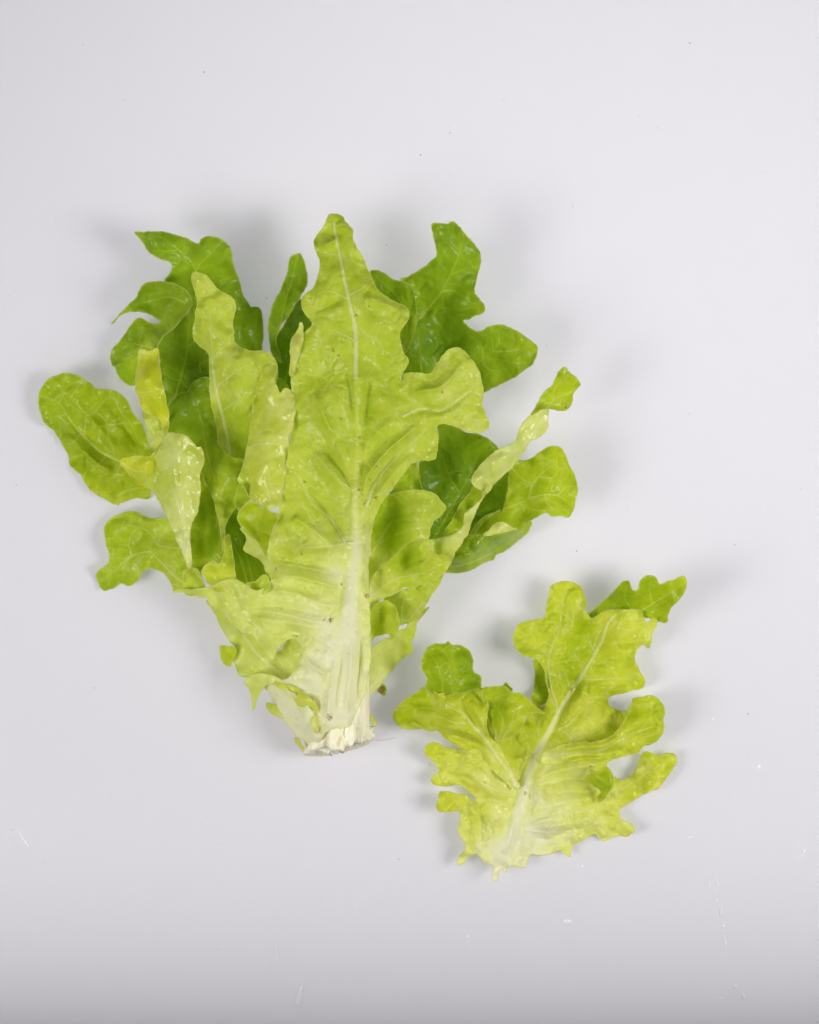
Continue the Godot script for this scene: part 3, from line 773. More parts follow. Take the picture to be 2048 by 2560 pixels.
	blade(head, "leaf", 27, [-74, -124, 36, -27, -195, -1, 5, -235, 38, 37, -247, -1, 49, -172, 36, 62, -108, 34, 53, -61, -1, -34, -61, 34, -98, -61, 36],
		[5, -148, 33], [5, -188, 0.55, 45, -108, 0.6, -50, -108, 0.62], [[3, 2, 37, -235, 29, -172, 41, -108]], {"crumple": 0.4})
	var part_28 := blade(head, "leaf", 28, [312, -127, 36, 342, -112, -1, 362, -101, 38, 359, -76, -1, 336, -46, 36, 295, -11, -1, 273, 9, 34, 265, 60, -1, 227, 103, 32, 166, 125, -1, 139, 125, 30, 166, 98, -1, 193, 64, 32, 227, 3, -1, 261, -59, 34, 302, -103, -1],
		[248, 16, 28, 303, -59, 30], [343, -93, 0.55, 268, -25, 0.62, 193, 91, 0.58], [], {"yellow": 0.3, "crumple": 0.2, "puff": 0.2})
	part_28.set_meta("label", "long thin twisted leaf pointing away from the head")
	blade(part_28, "tip", 29, [764, -709, 34, 778, -688, -1, 808, -664, 35.7, 837, -627, -1, 826, -607, 34, 803, -583, -1, 800, -543, 32.3, 776, -504, -1, 739, -497, 32.3, 698, -504, -1, 674, -502, 32.3, 637, -489, -1, 598, -470, 28.9, 613, -509, -1, 637, -557, 30.6, 664, -591, -1, 698, -618, 32.3, 711, -645, -1, 731, -685, -1],
		[753, -571, 30.6, 712, -557, 29.8], [766, -706, 0.6, 745, -604, 0.58, 711, -536, 0.6, 629, -509, 0.55, 786, -522, 0.4], [[5, 2, 616, -481, 670, -509, 704, -549, 745, -570, 800, -590], [3, 2, 704, -549, 711, -604, 759, -665]], {"yellow": 0.4, "puff": 0.7, "stains": [776, -686, 4, 807, -664, 4, 766, -512, 5]})
	var part_30 := blade(part_28, "back_face", 30, [678, -501, 39, 674, -446, -1, 679, -419, 36, 662, -392, -1, 628, -363, 36, 583, -339, -1, 567, -306, 38, 532, -262, -1, 498, -213, 38, 450, -171, -1, 403, -130, 39, 369, -107, -1, 342, -111, 40, 311, -132, -1, 303, -153, 40, 314, -180, -1, 334, -214, 42, 368, -248, -1, 409, -289, 43, 463, -316, -1, 504, -333, 42, 524, -363, -1, 538, -404, 42, 555, -438, -1, 585, -463, 41, 626, -487, -1, 654, -501, -1],
		[401, -207, 46, 571, -397, 42, 476, -268, 45], [335, -160, 0.24, 437, -228, 0.22, 572, -377, 0.2, 660, -472, 0.22], [[8, 3, 572, -337, 599, -371, 633, -425, 674, -486]], {"crumple": 0.25, "puff": 0.4, "wet": 1})
	part_30.set_meta("label", "pale underside twisted uppermost")
	blade(part_28, "rim_strip", 31, [400, -137, 37, 366, -103, -1, 356, -76, 37, 335, -48, -1, 295, -13, 36, 271, 7, -1, 262, 60, 34, 227, 102, -1, 166, 122, 33, 118, 135, -1, 88, 142, 33, 94, 173, -1, 125, 200, 34, 180, 221, -1, 200, 244, 30, 228, 194, -1, 262, 146, 30, 289, 98, -1, 303, 50, 31, 330, -11, -1, 360, -72, 33, 394, -106, -1],
		[247, 125, 36, 301, 23, 37, 166, 173, 36], [391, -127, 0.28, 329, -32, 0.23, 248, 125, 0.26, 139, 159, 0.29, 193, 227, 0.33], [], {"crumple": 0.3, "puff": 0.3})
	blade(head, "leaf", 32, [-124, 429, 24, -57, 387, 30, 2, 376, -1, 76, 346, 32, 150, 280, -1, 200, 241, 30, 175, 295, -1, 145, 355, 26, 106, 415, -1, 71, 476, 22, 32, 532, 18, -42, 557, -1, -117, 587, 20, -146, 534, -1],
		[-12, 458, 27], [2, 422, 0.42, 151, 310, 0.4, -57, 518, 0.5, 47, 511, 0.35], [[5, 3, -42, 555, -35, 459, -12, 384], [6, 3, -20, 555, 39, 481, 106, 384], [4, 2, -72, 548, -79, 473, -64, 422]], {"puff": 0.4, "crumple": 0.7})
	var part_33 := blade(head, "leaf", 33, [95, 468, 20, 77, 499, -1, 34, 554, 18, 25, 610, -1, 6, 644, 16, 14, 688, -1, -35, 726, 12, -72, 764, -1, -87, 787, 10, -125, 831, -1, -147, 861, 12, -192, 911, -1, -222, 955, 14, -229, 1081, 16, -273, 1085, 20, -265, 980, 22, -220, 875, 24, -194, 756, 24, -189, 688, 26, -153, 644, 26, -94, 615, -1, -50, 585, 24, -20, 575, -1, 2, 541, -1, 47, 505, -1],
		[-125, 761, 13, -72, 669, 18], [77, 491, 0.38, -72, 669, 0.26, -161, 803, 0.2, -221, 945, 0.07, -251, 1057, 0.05, 2, 677, 0.4], [[30, 12, -251, 1079, -229, 982, -184, 870, -124, 803]], {"puff": 0.2, "crumple": 0.3, "rib_up": 0.8})
	part_33.set_meta("label", "smooth pale leaf wrapping the stem beside the loose leaf")
	var part_34 := blade(head, "leaf", 34, [-1001, 437, 22, -947, 459, 26, -887, 533, 26, -813, 584, -1, -760, 599, 28, -693, 680, -1, -634, 679, 30, -574, 605, -1, -515, 634, 32, -500, 715, -1, -544, 796, 32, -597, 835, -1, -694, 822, 26, -774, 802, -1, -810, 813, 18, -841, 806, -1, -863, 762, 14, -878, 725, -1, -863, 673, 14, -893, 642, -1, -923, 590, 16, -950, 522, -1, -980, 468, -1],
		[-786, 713, 20, -636, 756, 24, -726, 757, 22, -853, 609, 20], [-985, 452, 0.35, -889, 608, 0.25, -814, 719, 0.24, -755, 697, 0.4, -651, 756, 0.24, -592, 682, 0.3, -666, 801, 0.2], [[26, 10, -599, 831, -666, 771, -755, 697, -822, 608], [8, 5, -592, 823, -651, 712, -696, 652]], {"puff": 0.3, "crumple": 0.4, "rib_up": 0.8})
	part_34.set_meta("label", "pale outer leaf hollowed under the middle leaf")
	blade(part_34, "lobe", 35, [-934, 660, 10, -895, 663, -1, -870, 667, 14, -857, 687, -1, -869, 724, 12, -887, 764, -1, -912, 761, 8, -935, 735, -1, -939, 703, -1],
		[-901, 709, 14], [-903, 710, 0.45], [], {"crumple": 0.4, "yellow": 0.4})
	var part_36 := blade(head, "leaf", 36, [-715, 854, 22, -657, 838, 26, -604, 865, -1, -544, 900, 32, -470, 973, 34, -425, 1032, 34, -419, 1101, 30, -472, 1133, 26, -547, 1113, -1, -578, 1078, 20, -609, 1044, -1, -639, 991, 16, -686, 900, -1],
		[-575, 976, 28, -500, 1032, 33], [-695, 859, 0.1, -591, 963, 0.03, -480, 1074, 0], [[60, 60, -680, 867, -591, 963, -472, 1089]], {"puff": 0.1, "crumple": 0.3, "rib_up": 0.6})
	part_36.set_meta("label", "white stalk at the side of the stem")
	blade(head, "leaf", 37, [-662, 837, 33, -602, 845, -1, -542, 866, 37, -476, 915, -1, -442, 971, 37, -443, 1045, 36, -454, 1082, -1, -477, 1038, 35, -484, 980, -1, -514, 973, 34, -544, 965, -1, -562, 921, 33, -595, 885, -1],
		[-513, 919, 38], [-632, 847, 0.32, -514, 913, 0.3, -462, 1031, 0.22], [], {"yellow": 0.5, "puff": 0.2, "crumple": 0.5})
	blade(head, "leaf", 38, [-714, 953, 8, -672, 961, -1, -633, 955, 12, -603, 997, -1, -591, 1039, 14, -641, 1022, -1, -695, 998, 7],
		[], [-686, 972, 0.35, -611, 1017, 0.1], [], {"puff": 0.1, "crumple": 0.3})
	blade(head, "leaf", 39, [-211, 986, 12, -185, 1017, -1, -166, 1041, 8, -164, 1067, -1, -181, 1059, -1, -200, 1032, -1, -218, 1024, 12],
		[], [-185, 1032, 0.25], [], {"puff": 0.1, "crumple": 0.3, "yellow": 0.5})
	blade(head, "leaf", 40, [-570, 1122, 10, -551, 1125, -1, -539, 1146, 14, -521, 1172, -1, -521, 1192, 12, -544, 1170, -1, -567, 1148, -1],
		[], [-544, 1151, 0.3], [], {"puff": 0.1, "crumple": 0.2, "yellow": 0.9})
	var part_41 := blade(head, "leaf", 41, [-369, -1453, 43, -333, -1443, -1, -305, -1407, 44, -275, -1370, -1, -275, -1330, 46, -262, -1294, -1, -234, -1246, 48, -214, -1206, -1, -198, -1166, 49, -178, -1126, -1, -163, -1094, 51, -139, -1063, -1, -92, -1032, 49, -45, -1009, -1, -13, -985, 49, 0, -953, -1, -9, -922, 50, -33, -890, -1, -49, -859, 50, -41, -819, -1, -31, -780, 50, -9, -745, -1, -7, -718, -1, -21, -694, 48, -33, -679, -1, -37, -628, 47, -29, -651, 48, -25, -669, -1, 2, -674, 50, 50, -674, -1, 97, -668, 50, 120, -693, -1, 144, -732, 51, 167, -764, -1, 195, -789, 50, 226, -796, -1, 262, -780, 51, 301, -737, -1, 329, -694, 50, 344, -647, -1, 356, -592, 49, 353, -537, -1, 353, -506, 48, 369, -474, -1, 387, -431, 46, 373, -400, -1, 341, -386, 46, 286, -392, -1, 231, -411, 47, 184, -427, -1, 156, -429, 47, 136, -419, -1, 130, -399, 45, 138, -352, -1, 132, -297, 43, 124, -259, -1, 76, -251, 43, 45, -246, -1, 5, -234, 45, -11, -210, -1, -50, -163, 48, -81, -115, -1, -113, -76, 50, -144, -29, -1, -168, 34, 51, -182, 97, -1, -190, 168, 50, -196, 247, -1, -197, 310, 47, -194, 358, 45, -196, 453, 44, -191, 542, -1, -190, 615, 42, -189, 689, -1, -192, 748, 40, -207, 837, -1, -207, 867, 38, -233, 919, -1, -270, 1001, 36, -296, 1042, -1, -329, 1059, 35, -359, 1057, -1, -396, 1071, 35, -432, 1085, -1, -443, 1007, 37, -463, 941, -1, -502, 882, 38, -543, 853, -1, -602, 838, 35, -633, 842, -1, -693, 848, 30, -724, 870, -1, -748, 909, 22, -761, 941, -1, -776, 979, 14, -780, 931, -1, -786, 892, 20, -814, 843, -1, -809, 828, 22, -777, 798, -1, -723, 791, 28, -663, 805, -1, -625, 822, 33, -595, 811, -1, -557, 765, 36, -532, 717, -1, -523, 688, 36, -529, 653, -1, -550, 628, 37, -579, 621, -1, -616, 636, 36, -647, 670, -1, -662, 708, 32, -671, 724, -1, -692, 708, 31, -722, 671, -1, -755, 619, 32, -773, 597, -1, -810, 593, 32, -847, 568, -1, -885, 531, 30, -911, 495, -1, -938, 480, 28, -982, 447, -1, -997, 417, 28, -1027, 421, -1, -1065, 403, 27, -1109, 395, -1, -1154, 397, -1, -1164, 387, 26, -1108, 381, -1, -1047, 376, 31, -995, 368, -1, -957, 357, -1, -897, 331, 34, -846, 331, -1, -794, 356, 35, -772, 378, -1, -742, 382, 35, -697, 356, -1, -666, 316, 40, -659, 286, -1, -632, 284, 48, -664, 264, -1, -689, 217, 49, -679, 152, -1, -664, 89, 49, -644, 50, -1, -640, 15, 48, -629, -37, -1, -610, -139, 44, -595, -250, -1, -579, -384, 44, -571, -502, -1, -571, -593, 45, -577, -617, 45, -577, -660, -1, -553, -719, 46, -530, -782, -1, -518, -837, 47, -509, -872, -1, -475, -905, 49, -477, -926, -1, -501, -953, 50, -520, -992, -1, -524, -1028, 50, -505, -1055, -1, -477, -1071, 50, -458, -1103, -1, -442, -1150, 49, -434, -1198, -1, -446, -1246, 48, -460, -1286, -1, -459, -1327, 45, -436, -1363, -1, -412, -1399, -1, -392, -1443, -1],
		[-276, -914, 56, -311, -1115, 54, -352, -1316, 49, -258, -656, 54, -254, -421, 52, -258, -225, 51, -258, -29, 50, -266, 168, 48, -298, 453, 45, -298, 600, 43, -321, 748, 40, -343, 933, 38, -446, -843, 50, -155, -843, 50, -407, -687, 47, -139, -663, 47, 237, -605, 55, 317, -450, 49, 81, -567, 51, 5, -359, 48, -113, -249, 50, -460, -226, 45, -548, -108, 42, -413, 11, 45, -350, 113, 44, -560, 250, 53, -458, 274, 51, -380, 290, 49, -548, 315, 41, -446, 339, 40, -358, 366, 42, -734, 456, 36, -549, 454, 40, -883, 427, 34, -660, 551, 37, -475, 674, 41, -497, 807, 40, -546, 129, 47, -438, 564, 41, -411, -500, 52, -428, -359, 49], [-369, -1448, 0.46, -393, -1282, 0.46, -219, -1108, 0.48, -393, -1006, 0.46, -77, -966, 0.42, -274, -848, 0.44, -448, -769, 0.44, -156, -729, 0.48, -430, -582, 0.42, -351, -424, 0.46, -177, -424, 0.5, -430, -187, 0.42, -351, -29, 0.38, -192, -266, 0.38, -34, -361, 0.36, 84, -305, 0.4, 224, -769, 0.36, 240, -571, 0.33, 350, -429, 0.33, -548, 50, 0.4, -588, 208, 0.35, -461, 208, 0.32, -390, 90, 0.35, -1099, 384, 0.31, -879, 417, 0.3, -732, 491, 0.29, -548, 417, 0.23, -475, 527, 0.13, -622, 564, 0.26, -688, 645, 0.27, -526, 748, 0.08, -475, 858, 0.03, -585, 821, 0.06, -401, 601, 0.03, -416, 748, 0.02, -351, 311, 0.14, -351, 208, 0.2, -192, 208, 0.15, -761, 894, 0.3, -783, 821, 0.28, -401, 968, 0.01, -365, 894, 0.01], [[135, 85, -332, 1063, -335, 931, -321, 821, -306, 711, -295, 601, -288, 491], [85, 56, -288, 491, -284, 381, -260, 208, -262, 90], [52, 26, -262, 90, -265, -29, -256, -187, -254, -345, -257, -503], [26, 9, -257, -503, -260, -661, -259, -832, -270, -927, -294, -1029, -314, -1124, -338, -1243, -361, -1361, -368, -1425], [12, 5, -295, 169, -358, 74, -398, 19, -477, -45, -517, -132, -556, -195, -596, -234], [5, 3, -279, -108, -335, -155, -398, -234, -461, -266], [5, 3, -398, 19, -430, 50, -461, 58], [16, 6, -208, -29, -177, -124, -137, -187, -66, -266, 5, -329, 84, -400], [12, 5, -29, -468, 50, -500, 121, -492, 200, -516, 279, -579, 334, -634], [4, 2, -248, -329, -335, -385, -398, -400], [5, 3, -287, 311, -398, 280, -493, 264], [5, 3, -271, 145, -390, 161, -509, 169], [8, 4, -379, 542, -475, 527, -585, 502, -695, 483, -805, 476], [6, 3, -372, 454, -475, 432, -585, 366], [4, 2, -248, -503, -303, -535, -351, -582], [4, 2, -266, -832, -330, -863, -393, -887], [4, 2, -298, -1029, -361, -1061, -409, -1069], [4, 2, -298, -1045, -219, -1093, -203, -1124], [3, 2, -338, -1243, -377, -1251, -425, -1243], [4, 2, -365, 645, -453, 689, -497, 792]], {"puff": 0.6, "crumple": 0.9, "frill": 0.9, "rib_up": 0.9, "net": 135, "swell": 1.1, "folds": [[38, -3, -295, 169, -358, 74, -414, -5, -477, -68, -524, -139], [30, 2.2, -335, 193, -430, 114, -524, 50, -572, 19], [26, 1.8, -303, -92, -358, -171, -414, -234, -461, -298], [30, -2.2, -279, -108, -335, -195, -398, -274, -477, -329], [26, 1, -192, 50, -169, -60, -113, -139, -34, -234, 45, -298], [22, -1.2, -208, -5, -192, -108, -145, -187, -66, -274, 13, -345, 92, -424], [22, 2.6, -224, -60, -208, -163, -161, -234, -90, -313, -11, -377, 61, -440], [24, -0.8, -232, -139, -216, -226, -169, -298, -98, -369, -19, -424], [30, 0.8, -232, -234, -208, -313, -153, -385, -82, -440], [24, -2.2, 2, -468, 81, -500, 160, -492, 240, -547, 319, -610], [22, 2, -13, -571, 66, -587, 145, -603, 208, -658, 255, -729], [26, -2.2, -279, -424, -287, -543, -295, -622, -311, -677], [28, -2.4, -216, -408, -208, -503, -200, -582, -192, -645], [24, 1.8, -351, -345, -398, -424, -430, -503, -461, -582], [18, 2.2, -651, 262, -588, 257, -493, 274, -414, 291, -335, 315], [20, -2.2, -651, 311, -564, 313, -477, 333, -398, 355, -335, 366], [16, 1.6, -161, 11, -183, 98, -192, 193, -196, 319, -194, 359, -194, 454], [28, 1.2, -379, 571, -467, 557, -570, 542, -688, 527, -790, 513], [26, -1.2, -379, 513, -475, 491, -585, 469, -688, 461, -790, 469], [24, 1, -394, 454, -497, 417, -600, 388, -688, 388], [24, -1, -365, 674, -453, 645, -541, 586, -644, 571], [20, 1.6, -394, 806, -453, 762, -511, 704, -541, 645], [20, 2.4, -440, -1282, -377, -1306, -353, -1330], [26, -1.6, -314, -1029, -393, -998, -472, -966], [28, 1.8, -219, -1045, -140, -1014, -45, -982], [20, -1.2, -365, 1027, -357, 894, -335, 748, -321, 601], [18, 1.3, -310, 1027, -299, 894, -284, 748, -277, 601], [16, -1.2, -269, 968, -255, 858, -240, 711, -236, 564], [16, 1.1, -394, 1027, -394, 931, -376, 821, -357, 674]], "stains": [-208, 406, 14, -248, -108, 8, -228, -84, 6, -161, -68, 10, -509, -147, 9, -331, -452, 9, -161, -222, 6, -192, -155, 7, -383, 524, 16, -416, 526, 6, -390, 1001, 16, -329, 351, 7, -220, -41, 6, -244, -361, 6, -524, 204, 7, -369, -784, 10, -345, -757, 8, -259, -949, 8, -195, -994, 5, 157, -579, 8]})
	part_41.set_meta("label", "large pale middle leaf lying uppermost with a broad white rib")
	blade(part_41, "lip", 42, [-525, -920, 48, -513, -883, -1, -517, -828, 48, -532, -766, -1, -551, -711, 47, -575, -656, 46, -579, -727, -1, -579, -790, 45, -569, -845, -1, -545, -884, -1],
		[-548, -803, 51], [-549, -805, 0.24], [], {"yellow": 0.4, "crumple": 0.3, "puff": 0.1})
	blade(part_41, "lobe", 43, [-133, -60, 40, -82, -90, -1, -26, -105, 44, 29, -109, -1, 84, -104, 44, 132, -80, -1, 163, -45, 43, 177, -17, -1, 155, 19, 42, 116, 50, -1, 104, 90, 42, 90, 136, 43, 45, 139, -1, 5, 146, 44, -42, 182, -1, -97, 230, 44, -153, 281, -1, -188, 328, 42, -205, 391, 39, -220, 327, -1, -220, 209, 40, -205, 114, -1, -183, 35, 38, -157, -29, -1],
		[-114, 51, 27, -90, -13, 33, -154, 146, 34, 29, -29, 45, 5, 66, 43, -66, 114, 36], [-113, 50, 0.66, -66, 98, 0.6, 84, -68, 0.45, 45, 90, 0.4, -169, 248, 0.32, 155, -13, 0.4], [[4, 2, -192, 208, -145, 153, -34, 98, 84, 58], [4, 2, -153, 145, -66, 19, 45, -45]], {"puff": 0.5, "crumple": 0.6})  # darker tone in the pocket stands for shade under the ridge
	blade(part_41, "lobe", 44, [-209, 387, 38, -189, 319, 40, -153, 272, -1, -98, 220, 42, -42, 173, -1, 13, 133, 42, 84, 131, 40, 100, 169, -1, 120, 201, 39, 164, 211, -1, 200, 245, 36, 176, 292, -1, 116, 336, 35, 45, 360, -1, 7, 384, 33, -19, 368, -1, -50, 384, 34, -90, 408, -1, -134, 424, 35, -169, 447, -1, -201, 494, 37],
		[-11, 234, 29, 49, 264, 42, -106, 327, 39, 124, 265, 36, -35, 313, 33, -50, 201, 36], [-11, 233, 0.58, 61, 272, 0.45, -114, 352, 0.35, 156, 249, 0.36, -193, 407, 0.15], [[4, 2, -193, 415, -74, 328, 45, 304, 156, 256]], {"puff": 0.6, "crumple": 0.7, "yellow": 0.2})  # deeper green by the fold is shade painted into the tone
	blade(part_41, "lobe", 45, [-203, 502, 37, -169, 454, -1, -133, 436, 39, -104, 434, -1, -70, 466, 39, -50, 518, -1, -54, 574, 36, -78, 614, -1, -89, 626, 33, -98, 599, -1, -138, 603, 34, -170, 614, -1, -193, 638, 34, -209, 574, -1],
		[-138, 520, 30, -74, 524, 42], [-130, 495, 0.5, -74, 558, 0.42, -177, 606, 0.5], [], {"puff": 0.3, "crumple": 0.5, "yellow": 0.3})
	blade(part_41, "lobe", 46, [-773, -56, 43, -733, -34, -1, -693, -21, 45, -679, -1, -1, -643, 12, 46, -640, 38, -1, -659, 82, 46, -674, 145, -1, -688, 212, 46, -717, 177, -1, -747, 137, 40, -779, 114, -1, -812, 82, 36, -831, 50, -1, -843, 23, 38, -827, -9, -1],
		[-764, 35, 36, -716, 90, 38], [-809, 19, 0.58, -730, 90, 0.62, -682, 3, 0.51], [], {"yellow": 0.4, "puff": 0.4, "crumple": 0.4})
	blade(part_41, "frill", 47, [-824, 74, 35, -779, 112, 38, -747, 136, -1, -716, 175, 42, -690, 212, -1, -655, 275, 42, -660, 320, -1, -675, 330, 36, -700, 297, -1, -726, 241, 34, -774, 206, -1, -815, 182, 31, -806, 154, -1, -799, 122, -1],
		[-747, 177, 38], [-748, 177, 0.28], [], {"crumple": 0.4, "puff": 0.2})


